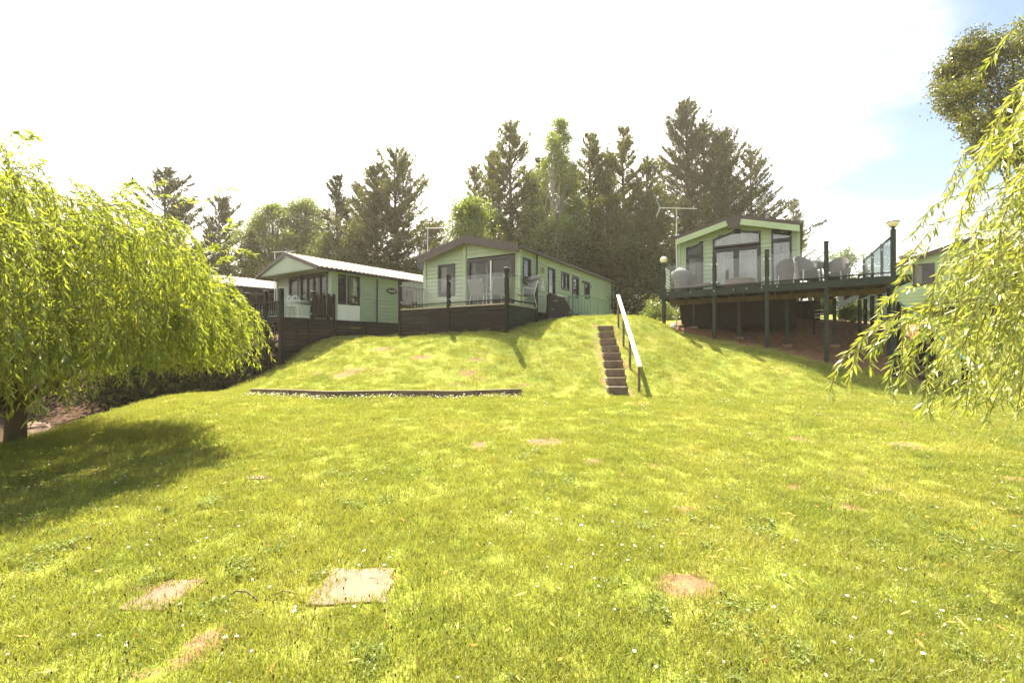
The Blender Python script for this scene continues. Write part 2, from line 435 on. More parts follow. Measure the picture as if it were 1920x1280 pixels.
def soil(x, y, noise=True):
    x = np.asarray(x, float); y = np.asarray(y, float)
    wob = (np.sin(x * 17 + np.sin(y * 13) * 2) * np.sin(y * 19 + np.sin(x * 11)) * 0.5 + np.sin(x * 41 + y * 23) * np.sin(y * 37 - x * 13) * 0.35)
    s = np.zeros_like(x)
    for i, (a, b, rx, ry, _) in enumerate(PATCH):
        d = np.sqrt(((x - a) / rx) ** 2 + ((y - b) / ry) ** 2)
        s = np.maximum(s, np.clip(1.5 - d + wob * 0.45, 0, 1) * (0.95 if i < 18 else 0.62))
    for (p, q) in zip(TRAIL[:-1], TRAIL[1:]):
        px_, py_ = p; qx, qy = q
        t = np.clip(((x - px_) * (qx - px_) + (y - py_) * (qy - py_)) / ((qx - px_) ** 2 + (qy - py_) ** 2), 0, 1)
        d = np.hypot(x - px_ - t * (qx - px_), y - py_ - t * (qy - py_))
        s = np.maximum(s, np.clip(1.4 - d / 0.085 + wob * 0.5, 0, 1))
    # under the right deck
    d = (B3 - A3) / np.linalg.norm(B3 - A3); n = np.array([-d[1], d[0]])
    if n[1] < 0: n = -n
    al = (x - A3[0]) * d[0] + (y - A3[1]) * d[1]; pe = (x - A3[0]) * n[0] + (y - A3[1]) * n[1]
    s = np.maximum(s, np.clip((pe + 0.30 + wob * 0.3) * 2.5, 0, 1) * np.clip((al + 0.6 + wob * .3) * 2, 0, 1) * np.clip((LN_ + 1.0 - al) * 2, 0, 1) * (pe < 7))
    # left brow under the deck and the stream banks
    edge = np.interp(y, [-5, 4, 6.2, 8.5, 10.6, 12.5, 14.2, 15.6, 17.5, 20], [-6.9, -7.05, -7.1, -7.75, -8.25, -8.6, -8.75, -8.3, -7.7, -7.9])
    s = np.maximum(s, np.clip((edge - x + wob * 0.12) * 4, 0, 1))
    # worn strips beside the steps
    t = np.clip((y - 10.7) / 4.0, 0, 1)
    cx = 2.52 + t * 0.44
    s = np.maximum(s, np.clip(1.2 - np.abs(np.abs(x - cx) - 0.33) / 0.14 + wob * 0.7, 0, 1) * (y > 10.6) * (y < 14.9) * .62)
    return s

def axis_pts(lo, hi, n, fine, c0=0.0):
    a = math.asinh((lo - c0) / fine); b = math.asinh((hi - c0) / fine)
    return c0 + fine * np.sinh(np.linspace(a, b, n))
gx = axis_pts(-500, 500, 470, 9.0)
gy = np.concatenate([np.linspace(-60, 1.6, 30)[:-1], 1.6 + np.linspace(0, 1, 420) ** 1.7 * 18.4, 20 + (np.linspace(0, 1, 60)[1:]) ** 2.5 * 800])
X, Y = np.meshgrid(gx, gy)
Z = hfun(X.ravel(), Y.ravel())
me = bpy.data.meshes.new('lawn_ground')
nx, ny = len(gx), len(gy)
me.vertices.add(nx * ny)
me.vertices.foreach_set('co', np.stack([X.ravel(), Y.ravel(), Z], 1).astype(np.float32).ravel())
ii = (np.arange(ny - 1)[:, None] * nx + np.arange(nx - 1)[None, :]).ravel()
quads = np.stack([ii, ii + 1, ii + nx + 1, ii + nx], 1).astype(np.int32)
me.loops.add(quads.size); me.loops.foreach_set('vertex_index', quads.ravel())
me.polygons.add(len(quads))
me.polygons.foreach_set('loop_start', np.arange(0, quads.size, 4, dtype=np.int32))
me.polygons.foreach_set('loop_total', np.full(len(quads), 4, dtype=np.int32))
me.polygons.foreach_set('use_smooth', np.ones(len(quads), dtype=bool))
me.update(calc_edges=True)
at = me.attributes.new('soil', 'FLOAT', 'POINT')
at.data.foreach_set('value', soil(X.ravel(), Y.ravel()).astype(np.float32))
a2 = me.attributes.new('sand', 'FLOAT', 'POINT')
_dd = (B3 - A3) / np.linalg.norm(B3 - A3); _nn = np.array([-_dd[1], _dd[0]])
_pe = (X.ravel() - A3[0]) * _nn[0] + (Y.ravel() - A3[1]) * _nn[1]
a2.data.foreach_set('value', np.clip((-_pe - .6) * 2, 0, 1).astype(np.float32) * (X.ravel() > -6.9))
a3 = me.attributes.new('tree_shade', 'FLOAT', 'POINT')
a3.data.foreach_set('value', np.clip((-7.0 - X.ravel()) * 1.5, 0, 1).astype(np.float32))  # shade of the willow on the left bank, painted through this mask
gm, nt, b = new_mat('turf_and_earth')
n, l = nt.nodes, nt.links
geo = n.new('ShaderNodeNewGeometry')
def noise(scale, detail=5, rough=0.6):
    t = n.new('ShaderNodeTexNoise'); t.inputs['Scale'].default_value = scale; t.inputs['Detail'].default_value = detail
    t.inputs['Roughness'].default_value = rough
    l.new(geo.outputs['Position'], t.inputs['Vector']); return t
def ramp(src, stops):
    r = n.new('ShaderNodeValToRGB')
    r.color_ramp.elements[0].position = stops[0][0]; r.color_ramp.elements[0].color = (*stops[0][1], 1)
    r.color_ramp.elements[1].position = stops[-1][0]; r.color_ramp.elements[1].color = (*stops[-1][1], 1)
    for p, c in stops[1:-1]:
        e = r.color_ramp.elements.new(p); e.color = (*c, 1)
    l.new(src, r.inputs['Fac']); return r
g1 = ramp(noise(1.3, 6).outputs['Fac'], [(0.3, (0.145, 0.19, 0.030)), (0.55, (0.235, 0.258, 0.052)), (0.75, (0.34, 0.30, 0.10))])
g2 = ramp(noise(38, 6, 0.7).outputs['Fac'], [(0.32, (0.45, 0.5, 0.4)), (0.6, (1.1, 1.1, 1.0))])
mg = n.new('ShaderNodeMix'); mg.data_type = 'RGBA'; mg.blend_type = 'MULTIPLY'; mg.inputs[0].default_value = 1
l.new(g1.outputs[0], mg.inputs[6]); l.new(g2.outputs[0], mg.inputs[7])
s1 = ramp(noise(9, 7, 0.65).outputs['Fac'], [(0.3, (0.12, 0.062, 0.034)), (0.6, (0.24, 0.14, 0.08)), (0.8, (0.36, 0.245, 0.15))])
s2 = ramp(noise(14, 7, 0.65).outputs['Fac'], [(0.3, (0.13, 0.075, 0.042)), (0.55, (0.23, 0.145, 0.085)), (0.8, (0.32, 0.225, 0.14))])
as_ = n.new('ShaderNodeAttribute'); as_.attribute_name = 'sand'
mso = n.new('ShaderNodeMix'); mso.data_type = 'RGBA'
l.new(as_.outputs['Fac'], mso.inputs[0]); l.new(s1.outputs[0], mso.inputs[6]); l.new(s2.outputs[0], mso.inputs[7])
an = n.new('ShaderNodeAttribute'); an.attribute_name = 'soil'
th = n.new('ShaderNodeMath'); th.operation = 'ADD'
tn = noise(26, 6); sub = n.new('ShaderNodeMath'); sub.operation = 'MULTIPLY_ADD'; sub.inputs[1].default_value = 0.9; sub.inputs[2].default_value = -0.45
l.new(tn.outputs['Fac'], sub.inputs[0]); l.new(sub.outputs[0], th.inputs[0]); l.new(an.outputs['Fac'], th.inputs[1])
ms = n.new('ShaderNodeMapRange'); ms.interpolation_type = 'SMOOTHSTEP'; ms.inputs['From Min'].default_value = 0.3; ms.inputs['From Max'].default_value = 0.65
l.new(th.outputs[0], ms.inputs['Value'])
mc = n.new('ShaderNodeMix'); mc.data_type = 'RGBA'
l.new(ms.outputs[0], mc.inputs[0]); l.new(mg.outputs[2], mc.inputs[6]); ad_ = n.new('ShaderNodeAttribute'); ad_.attribute_name = 'tree_shade'
mshade = n.new('ShaderNodeMix'); mshade.data_type = 'RGBA'; s3 = ramp(noise(7, 7, 0.65).outputs['Fac'], [(0.3, (0.035, 0.022, 0.014)), (0.6, (0.085, 0.050, 0.030)), (0.85, (0.17, 0.11, 0.07))])  # dark bank soil tones with the tree shade mixed in
l.new(ad_.outputs['Fac'], mshade.inputs[0]); l.new(mso.outputs[2], mshade.inputs[6]); l.new(s3.outputs[0], mshade.inputs[7]); l.new(mshade.outputs[2], mc.inputs[7])
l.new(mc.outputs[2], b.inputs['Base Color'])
b.inputs['Roughness'].default_value = 0.95; b.inputs['Specular IOR Level'].default_value = 0.1
bp = n.new('ShaderNodeBump'); bp.inputs['Strength'].default_value = 0.6; bp.inputs['Distance'].default_value = 0.03
l.new(noise(55, 6, 0.7).outputs['Fac'], bp.inputs['Height']); l.new(bp.outputs[0], b.inputs['Normal'])
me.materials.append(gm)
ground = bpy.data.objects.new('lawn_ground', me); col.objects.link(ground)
tag(ground, kind='structure')

# stream
wm, nt, b = new_mat('stream_water')
b.inputs['Base Color'].default_value = (0.10, 0.075, 0.05, 1); b.inputs['Roughness'].default_value = 0.12
tt = nt.nodes.new('ShaderNodeTexNoise'); tt.inputs['Scale'].default_value = 4; tt.inputs['Detail'].default_value = 5
bb = nt.nodes.new('ShaderNodeBump'); bb.inputs['Strength'].default_value = 0.5; bb.inputs['Distance'].default_value = 0.05
nt.links.new(tt.outputs['Fac'], bb.inputs['Height']); nt.links.new(bb.outputs[0], b.inputs['Normal'])
mb = MB(); mb.hexa([(-20, -30, -2), (-9, -30, -2), (-9, 16, -2), (-20, 16, -2), (-20, -30, -0.70), (-9, -30, -0.70), (-9, 16, -0.70), (-20, 16, -0.70)])
tag(mk('stream_water', mb, wm), kind='structure')

# ------------------------------------------------------------------ thin warm volume added to imitate lens flare
hm = bpy.data.materials.new('flare_haze'); hm.use_nodes = True
hm.node_tree.nodes.clear()
_o = hm.node_tree.nodes.new('ShaderNodeOutputMaterial'); _v = hm.node_tree.nodes.new('ShaderNodeVolumePrincipled')
_v.inputs['Color'].default_value = (1.0, 0.93, 0.80, 1); _v.inputs['Density'].default_value = 0.0009; _v.inputs['Anisotropy'].default_value = 0.35
hm.node_tree.links.new(_v.outputs[0], _o.inputs['Volume'])
mb = MB(); mb.box((0, 370, 12), 1040, 920, 34); hb_ = mk('flare_veil', mb, hm); hb_['kind'] = 'stuff'

# ------------------------------------------------------------------ building frames
class Frame:
    """x along the front (to the right), y into the depth."""
    def __init__(s, ox, oy, deg):
        t = R(deg); s.o = np.array([ox, oy]); s.u = np.array([math.cos(t), -math.sin(t)]); s.v = np.array([math.sin(t), math.cos(t)]); s.rz = -t
    def w(s, x, y, z):
        p = s.o + s.u * x + s.v * y
        return (p[0], p[1], z)
    def front(s, px, py=HZ, c=0.0):
        a = (px - 960) / FPX; o = s.o + s.v * c
        t = (a * o[1] - o[0]) / (s.u[0] - a * s.u[1])
        D = o[1] + t * s.u[1]
        return t, CAMZ + (HZ - py) / FPX * D
    def side(s, px, py=HZ, c=0.0):
        a = (px - 960) / FPX; o = s.o + s.u * c
        t = (a * o[1] - o[0]) / (s.v[0] - a * s.v[1])
        D = o[1] + t * s.v[1]
        return t, CAMZ + (HZ - py) / FPX * D

def xrange_at(poly, z):
    xs = []
    n = len(poly)
    for i in range(n):
        (x0, z0), (x1, z1) = poly[i], poly[(i + 1) % n]
        if (z0 - z) * (z1 - z) <= 0 and abs(z1 - z0) > 1e-9:
            xs.append(x0 + (x1 - x0) * (z - z0) / (z1 - z0))
    if len(xs) < 2: return None
    return min(xs), max(xs)

def lap_wall(outline, openings, P, dz=0.15):
    """clapboard wall; outline and openings are convex (s, z) polygons, P(s, out, z) -> world"""
    mb = MB()
    z0 = min(p[1] for p in outline); z1 = max(p[1] for p in outline)
    k = 0
    while z0 + k * dz < z1 - 1e-4:
        za = z0 + k * dz; zb = min(za + dz, z1); k += 1
        zm = (za + zb) / 2
        ra = xrange_at(outline, za + 1e-4); rb = xrange_at(outline, zb - 1e-4)
        if ra is None: continue
        if rb is None: rb = (sum(ra) / 2,) * 2
        cuts = []
        for op in openings:
            r = xrange_at(op, zm)
            if r: cuts.append(r)
        cuts.sort()
        segs = []; cur = None
        la, lb = ra[0], rb[0]
        for c in cuts:
            if c[0] > la + 0.01: segs.append((la, c[0], lb, c[0]))
            la = lb = max(la, c[1])
        if ra[1] > la + 0.01: segs.append((la, ra[1], lb, max(rb[1], lb)))
        for (a0, a1, b0, b1) in segs:
            mb.hexa([P(a0, 0.034, za), P(a1, 0.034, za), P(a1, -0.05, za), P(a0, -0.05, za),
                     P(b0, 0.004, zb), P(b1, 0.004, zb), P(b1, -0.05, zb), P(b0, -0.05, zb)])
    return mb

def inset(poly, d):
    n = len(poly); out = []
    c = np.mean(np.array(poly), 0)
    L = []
    for i in range(n):
        a, b2 = np.array(poly[i]), np.array(poly[(i + 1) % n])
        t = (b2 - a) / np.linalg.norm(b2 - a); nn = np.array([-t[1], t[0]])
        if np.dot(c - a, nn) < 0: nn = -nn
        L.append((a + nn * d, t))
    for i in range(n):
        (p, t), (q, r) = L[i - 1], L[i]
        A = np.array([[t[0], -r[0]], [t[1], -r[1]]])
        k = np.linalg.solve(A, q - p)
        out.append(tuple(p + t * k[0]))
    return out

def window(parent, P, poly, name='window', fw=0.06, glass='glass', mull=(), curtain=None, depth=0.05, label=None, fm='frame'):
    """frame ring with pane; mull: list of s positions of uprights"""
    inn = inset(poly, fw)
    mb = MB(); n = len(poly)
    for i in range(n):
        j = (i + 1) % n
        o0, o1, i0, i1 = poly[i], poly[j], inn[i], inn[j]
        mb.hexa([P(o0[0], depth, o0[1]), P(o1[0], depth, o1[1]), P(i1[0], depth, i1[1]), P(i0[0], depth, i0[1]),
                 P(o0[0], -0.04, o0[1]), P(o1[0], -0.04, o1[1]), P(i1[0], -0.04, i1[1]), P(i0[0], -0.04, i0[1])])
    for m_ in mull:
        (s, wd) = m_
        r = [p for p in inn]
        zs = [p[1] for p in r]
        # vertical extent at s
        lo, hi = None, None
        for i in range(n):
            (x0, z0), (x1, z1) = inn[i], inn[(i + 1) % n]
            if (x0 - s) * (x1 - s) <= 0 and abs(x1 - x0) > 1e-6:
                z = z0 + (z1 - z0) * (s - x0) / (x1 - x0)
                lo = z if lo is None else min(lo, z); hi = z if hi is None else max(hi, z)
        mb.hexa([P(s - wd / 2, depth - .004, lo), P(s + wd / 2, depth - .004, lo), P(s + wd / 2, -0.035, lo), P(s - wd / 2, -0.035, lo),
                 P(s - wd / 2, depth - .004, hi), P(s + wd / 2, depth - .004, hi), P(s + wd / 2, -0.035, hi), P(s - wd / 2, -0.035, hi)])
    wo = mk(name, mb, M[fm], parent)
    if label: wo['label'] = label
    g = MB(); g.poly([P(s, 0.008, z) for s, z in inn], [P(s, -0.004, z) for s, z in inn])
    mk('pane', g, M[glass], wo)
    if curtain:
        for (s0, s1) in curtain:
            c = MB(); zs = [p[1] for p in inn]; z0, z1 = min(zs), max(zs)
            k = 14
            ra, rb = [], []
            for i in range(k + 1):
                s = s0 + (s1 - s0) * i / k; d = -0.14 + 0.025 * math.sin(i * 2.1)
                ra.append((s, d)); rb.append((s, d - 0.012))
            for i in range(k):
                (a, da), (b_, db) = ra[i], ra[i + 1]
                c.hexa([P(a, da, z0), P(b_, db, z0), P(b_, db - .012, z0), P(a, da - .012, z0), P(a, da, z1), P(b_, db, z1), P(b_, db - .012, z1), P(a, da - .012, z1)])
            mk('curtain', c, M['curtain'], wo)
    return wo

def caravan(name, label, fr, Wd, Ln, zf, ze, rise, sid, rooft, front_over, side_over, fops, sops, lops=(), fascia=0.16, fasc_mat='roof_brown', ribs=False, skirt=True, dz=0.15):
    zg = zf - 0.5
    root = empty(name, fr.w(Wd / 2, Ln / 2, zg), label, 'static caravan', 'green static caravans on the terrace')
    Pf = lambda s, o, z: fr.w(s, -o, z)
    Ps = lambda s, o, z: fr.w(Wd + o, s, z)
    Pl = lambda s, o, z: fr.w(-o, s, z)
    Pb = lambda s, o, z: fr.w(s, Ln + o, z)
    zt = lambda x: ze + rise * (1 - abs(x - Wd / 2) / (Wd / 2))
    gable = [(0, zf), (Wd, zf), (Wd, ze), (Wd / 2, ze + rise), (0, ze)]
    mk('front_wall', lap_wall(gable, fops, Pf, dz), M[sid], root)
    mk('side_wall', lap_wall([(0.03, zf), (Ln - .03, zf), (Ln - .03, ze), (0.03, ze)], sops, Ps, dz), M[sid], root)
    mk('side_wall', lap_wall([(0.03, zf), (Ln - .03, zf), (Ln - .03, ze), (0.03, ze)], lops, Pl, dz), M[sid], root)
    mk('back_wall', lap_wall(gable, [], Pb, dz), M[sid], root)
    for (x, y) in ((-.01, -.01), (Wd + .01, -.01), (Wd + .01, Ln + .01), (-.01, Ln + .01)):
        c = MB(); c.box(fr.w(x, y, (zf + ze) / 2), .1, .1, ze - zf - .02, fr.rz); mk('corner_trim', c, M[sid], root)
    # floor and inside walls
    c = MB(); c.hexa([fr.w(.06, .06, zf - .02), fr.w(Wd - .06, .06, zf - .02), fr.w(Wd - .06, Ln - .06, zf - .02), fr.w(.06, Ln - .06, zf - .02),
                      fr.w(.06, .06, zf + .08), fr.w(Wd - .06, .06, zf + .08), fr.w(Wd - .06, Ln - .06, zf + .08), fr.w(.06, Ln - .06, zf + .08)])
    mk('floor', c, M['inside_floor'], root)
    c = MB(); c.hexa([fr.w(.07, 4.2, zf + .08), fr.w(Wd - .07, 4.2, zf + .08), fr.w(Wd - .07, 4.3, zf + .08), fr.w(.07, 4.3, zf + .08),
                      fr.w(.07, 4.2, ze), fr.w(Wd - .07, 4.2, ze), fr.w(Wd - .07, 4.3, ze), fr.w(.07, 4.3, ze)])
    mk('inner_wall', c, M['inside'], root)
    if skirt:
        k = 0
        c = MB()
        for (p0, p1, p2, p3) in ((( .05, .05), (Wd - .05, .05), (Wd - .05, .09), (.05, .09)), ((Wd - .09, .1), (Wd - .05, .1), (Wd - .05, Ln - .05), (Wd - .09, Ln - .05)),
                                 ((.05, .1), (.09, .1), (.09, Ln - .05), (.05, Ln - .05))):
            c.hexa([fr.w(*p0, zg - .7), fr.w(*p1, zg - .7), fr.w(*p2, zg - .7), fr.w(*p3, zg - .7), fr.w(*p0, zf - .01), fr.w(*p1, zf - .01), fr.w(*p2, zf - .01), fr.w(*p3, zf - .01)])
        mk('underfloor_skirt', c, M['skirt_dark'], root)
    # roof: two slopes
    so, fo = side_over, front_over
    sl = rise / (Wd / 2)
    zE = ze - so * sl
    th_ = 0.07
    y0, y1 = -fo, Ln + 0.15
    c = MB()
    for (xa, za, xb, zb) in ((-so, zE, Wd / 2, ze + rise), (Wd / 2, ze + rise, Wd + so, zE)):
        c.hexa([fr.w(xa, y0, za), fr.w(xb, y0, zb), fr.w(xb, y1, zb), fr.w(xa, y1, za),
                fr.w(xa, y0, za + th_), fr.w(xb, y0, zb + th_), fr.w(xb, y1, zb + th_), fr.w(xa, y1, za + th_)])
    roof = mk('roof', c, M[rooft], root)
    if ribs:
        c = MB()
        k = 0; y = y0 + .1
        while y < y1:
            for (xa, za, xb, zb) in ((-so, zE, Wd / 2, ze + rise), (Wd / 2, ze + rise, Wd + so, zE)):
                z_ = th_
                c.hexa([fr.w(xa, y, za + z_), fr.w(xb, y, zb + z_), fr.w(xb, y + .11, zb + z_), fr.w(xa, y + .11, za + z_),
                        fr.w(xa, y + .03, za + z_ + .028), fr.w(xb, y + .03, zb + z_ + .028), fr.w(xb, y + .08, zb + z_ + .028), fr.w(xa, y + .08, za + z_ + .028)])
            y += .2
        o = mk('roof_tile_ribs', c, M[rooft], root); o['kind'] = 'stuff'
    # bargeboards on the front
    for (xa, za, xb, zb) in ((-so, zE, Wd / 2 - .002, ze + rise), (Wd / 2 + .002, ze + rise, Wd + so, zE)):
        c = MB()
        t, bt = th_ + .03, -fascia
        c.hexa([fr.w(xa, y0 - .035, za + bt), fr.w(xb, y0 - .035, zb + bt), fr.w(xb, y0 - .002, zb + bt), fr.w(xa, y0 - .002, za + bt),
                fr.w(xa, y0 - .035, za + t), fr.w(xb, y0 - .035, zb + t), fr.w(xb, y0 - .002, zb + t), fr.w(xa, y0 - .002, za + t)])
        mk('bargeboard', c, M[fasc_mat], root)
    # gutters and side fascias
    for x in (-so - .05, Wd + so + .05):
        c = MB(); c.bar(fr.w(x, y0, zE + .0), fr.w(x, y1, zE + .0), .09, .10); mk('gutter', c, M['roof_brown' if rooft != 'roof_tile' else 'frame'], root)
    return root

def rect(s0, s1, z0, z1): return [(s0, z0), (s1, z0), (s1, z1), (s0, z1)]

# ================================================================== middle caravan
DG = []
f2 = Frame(-3.36, 17.9, 30.0); W2 = 4.18; L2 = 10.4; zf2 = 2.80; ze2 = 4.93; rise2 = 0.52
def fw_(f, px, py, c=0.0): return f.front(px, py, c)
s0, zA = f2.front(822, 541); s1, zB = f2.front(855, 486)
s1b, _ = f2.front(848, 486)
o_win = rect(s0, s1 - .03, 3.46, 4.62)
sa, _ = f2.front(877); sb, _ = f2.front(966)
o_door = rect(sa, sb, zf2 + .03, 4.70)
def sd(px): return f2.side(px, HZ, W2)[0]
side_ops = []
for (pa, pb, za, zb) in ((979.5, 994, 3.75, 4.64), (1026.5, 1039.5, 3.48, 4.58), (1051.5, 1066, 3.86, 4.58), (1072, 1084.5, 2.86, 4.56), (1095, 1104.5, 3.75, 4.50)):
    side_ops.append(rect(sd(pa), sd(pb), za, zb))
c2 = caravan('static_caravan', 'pale green caravan with brown gabled roof behind the black boarded deck with glass', f2, W2, L2, zf2, ze2, rise2,
             'siding', 'roof_brown', 0.28, 0.12, [o_win, o_door], side_ops, fascia=0.20)
P2 = lambda s, o, z: f2.w(s, -o, z)
P2s = lambda s, o, z: f2.w(W2 + o, s, z)
window(c2, P2, o_win, curtain=[(o_win[0][0] + .05, o_win[0][0] + .30)])
mid = (sa + sb) / 2
dw = window(c2, P2, o_door, name='sliding_door', fw=.12, mull=[(mid - .06, .09)], curtain=[(sa + .14, sa + .26), (mid - .3, mid - .08), (sb - .22, sb - .14)])
c = MB(); c.hexa([P2(mid, .05, zf2 + .15), P2(mid + .05, .05, zf2 + .15), P2(mid + .05, .0, zf2 + .15), P2(mid, .0, zf2 + .15),
                  P2(mid, .05, 4.58), P2(mid + .05, .05, 4.58), P2(mid + .05, .0, 4.58), P2(mid, .0, 4.58)])
mk('door_rail', c, M['white'], dw)
for i, r_ in enumerate(side_ops):
    if i == 3:
        d_ = window(c2, P2s, r_, name='door', fw=.10, glass='glass_sky')
        c = MB(); c.hexa([P2s(r_[0][0] + .1, .03, 2.96), P2s(r_[1][0] - .1, .03, 2.96), P2s(r_[1][0] - .1, .0, 2.96), P2s(r_[0][0] + .1, 0, 2.96),
                          P2s(r_[0][0] + .1, .03, 3.62), P2s(r_[1][0] - .1, .03, 3.62), P2s(r_[1][0] - .1, .0, 3.62), P2s(r_[0][0] + .1, 0, 3.62)])
        mk('door_panel', c, M['grey_green'], d_)
    else:
        window(c2, P2s, r_, fw=.055, glass='glass_sky', curtain=[(r_[0][0] + .07, r_[1][0] - .07)] if i in (1, 2) else None, mull=[((r_[0][0] + r_[1][0]) / 2, .05)] if i == 2 else ())
# raised pilaster left of doors, side trims, downpipes, lamp, emblem
c = MB(); sp, _ = f2.front(869)
c.hexa([P2(sp, .06, zf2), P2(sp + .14, .06, zf2), P2(sp + .14, .02, zf2), P2(sp, .02, zf2), P2(sp, .06, ze2 + .27), P2(sp + .14, .06, ze2 + .3), P2(sp + .14, .02, ze2 + .3), P2(sp, .02, ze2 + .27)])
mk('wall_trim', c, M['siding'], c2)
for px in (1003, 1145):
    s = sd(px); c = MB(); c.tube([f2.w(W2 + .09, s, ze2 - .05), f2.w(W2 + .09, s, zf2 - .3)], .035, 8); mk('downpipe', c, M['frame'], c2)
s = sd(1015)
c = MB(); c.hexa([P2s(s, .12, 4.28), P2s(s + .1, .12, 4.28), P2s(s + .1, .02, 4.28), P2s(s, .02, 4.28), P2s(s, .12, 4.48), P2s(s + .1, .12, 4.48), P2s(s + .1, .02, 4.48), P2s(s, .02, 4.48)])
mk('wall_lamp', c, M['pale_wood'], c2)
s = sd(1091); c = MB(); c.hexa([P2s(s, .16, 4.36), P2s(s + .12, .16, 4.36), P2s(s + .12, .02, 4.40), P2s(s, .02, 4.40), P2s(s, .16, 4.42), P2s(s + .12, .16, 4.42), P2s(s + .12, .02, 4.5), P2s(s, .02, 4.5)])
mk('security_light', c, M['frame'], c2)
s = sd(1106.5); c = MB(); c.hexa([P2s(s, .08, 4.26), P2s(s + .12, .08, 4.26), P2s(s + .12, .02, 4.26), P2s(s, .02, 4.26), P2s(s, .08, 4.40), P2s(s + .12, .08, 4.40), P2s(s + .12, .02, 4.40), P2s(s, .02, 4.40)])
mk('vent', c, M['metal'], c2)
s0_, s1_ = sd(1011.5), sd(1020)
c = MB(); sm = (s0_ + s1_) / 2
for (a, b_) in (((s0_, 3.62), (sm, 4.02)), ((s1_, 3.62), (sm, 4.02)), ((s0_ + .12, 3.60), (sm, 3.84)), ((s1_ - .12, 3.60), (sm, 3.84))):
    c.bar(P2s(a[0], .045, a[1]), P2s(b_[0], .045, b_[1]), .02, .035)
mk('emblem', c, M['white'], c2)

# ================================================================== left caravan
f1u = Frame(0, 0, 34.7)
R1 = np.array([-6.70, 17.05]); W1 = 3.75
o1 = R1 - f1u.u * W1
f1 = Frame(o1[0], o1[1], 34.7); zf1 = 2.50; ze1 = 4.40; L1 = 9.6; rise1 = .62
def f1s(px): return f1.side(px, HZ, W1)[0]
w1a, w1b = f1.front(543)[0], f1.front(560.5)[0]
d1a, d1b = f1.front(563)[0], f1.front(615)[0]
fo1 = [rect(max(.3, w1a), w1b, 3.45, 4.26), rect(d1a, d1b, zf1 + .06, 4.32)]
so1 = [rect(f1s(624), f1s(647.5), 3.12, 4.30), rect(f1s(650.5), f1s(673), 3.12, 4.30)]
c1 = caravan('static_caravan', 'sage green caravan with pinkish tiled roof and oval wall plaque, left of the middle caravan', f1, W1, L1, zf1, ze1, rise1,
             'siding1', 'roof_tile', 0.75, 0.30, fo1, so1 + [rect(f1s(746) + .1, f1s(762) + .3, 3.3, 4.0)], fascia=0.05, fasc_mat='roof_brown', ribs=True, skirt=False)
P1 = lambda s, o, z: f1.w(s, -o, z)
P1s = lambda s, o, z: f1.w(W1 + o, s, z)
window(c1, P1, fo1[0])
a, b_ = fo1[1][0][0], fo1[1][1][0]
window(c1, P1, fo1[1], name='patio_door', fw=.10, mull=[(a + (b_ - a) * k, .09) for k in (.27, .5, .73)], curtain=[(b_ - .4, b_ - .12), (a + .12, a + .3)])
window(c1, P1s, so1[0], fw=.06, glass='glass_sky', curtain=[(so1[0][0][0] + .08, so1[0][0][0] + .35)])
window(c1, P1s, so1[1], fw=.06, glass='glass_sky', curtain=[(so1[1][0][0] + .1, so1[1][1][0] - .1)])
window(c1, P1s, rect(f1s(746) + .1, f1s(762) + .3, 3.3, 4.0), fw=.07)
def panel(root, P, s0, s1, z0, z1, name, m_, o0=.03, o1=.055):
    c = MB(); c.hexa([P(s0, o1, z0), P(s1, o1, z0), P(s1, o0, z0), P(s0, o0, z0), P(s0, o1, z1), P(s1, o1, z1), P(s1, o0, z1), P(s0, o0, z1)])
    return mk(name, c, M[m_], root)
panel(c1, P1s, f1s(631), f1s(651.3), 2.50, 3.09, 'white_panel', 'white')
panel(c1, P1s, f1s(651.6), f1s(673), 2.50, 3.09, 'white_panel', 'white')
panel(c1, P1s, f1s(674), f1s(676), 2.5, 4.3, 'upright_trim', 'siding1')
panel(c1, P1s, f1s(702), f1s(703.5), 2.5, 4.3, 'upright_trim', 'siding1')
panel(c1, P1s, .02, .22, 2.5, 4.3, 'upright_trim', 'siding1')
panel(c1, P1s, .02, L1 - .1, 4.24, 4.40, 'eave_board', 'siding1', .03, .09)
s = f1s(705); c = MB(); c.tube([f1.w(W1 + .07, s, 4.24), f1.w(W1 + .07, s, 2.45)], .03, 8); mk('downpipe', c, M['frame'], c1)
# gable soffit box facing the front
c = MB(); zz = ze1
ga = [(-.28, zz - .06), (W1 + .28, zz - .06), (W1 / 2, zz + rise1 - .03)]
c.poly([P1(x, .73, z) for x, z in ga], [P1(x, .70, z) for x, z in ga]); mk('gable_panel', c, M['siding1'], c1)
c = MB(); c.hexa([P1(-.28, .72, zz - .09), P1(W1 + .28, .72, zz - .09), P1(W1 + .28, .03, zz - .09), P1(-.28, .03, zz - .09),
                  P1(-.28, .72, zz - .065), P1(W1 + .28, .72, zz - .065), P1(W1 + .28, .03, zz - .065), P1(-.28, .03, zz - .065)]); mk('soffit', c, M['siding1'], c1)
for (x0, z0_, x1, z1_) in ((-.30, zz - .11, W1 / 2, zz + rise1 - .09), (W1 / 2, zz + rise1 - .09, W1 + .30, zz - .11)):
    c = MB(); c.hexa([P1(x0, .765, z0_), P1(x1, .765, z1_), P1(x1, .735, z1_), P1(x0, .735, z0_), P1(x0, .765, z0_ + .1), P1(x1, .765, z1_ + .1), P1(x1, .735, z1_ + .1), P1(x0, .735, z0_ + .1)])
    mk('gable_edge_board', c, M['siding1'], c1)
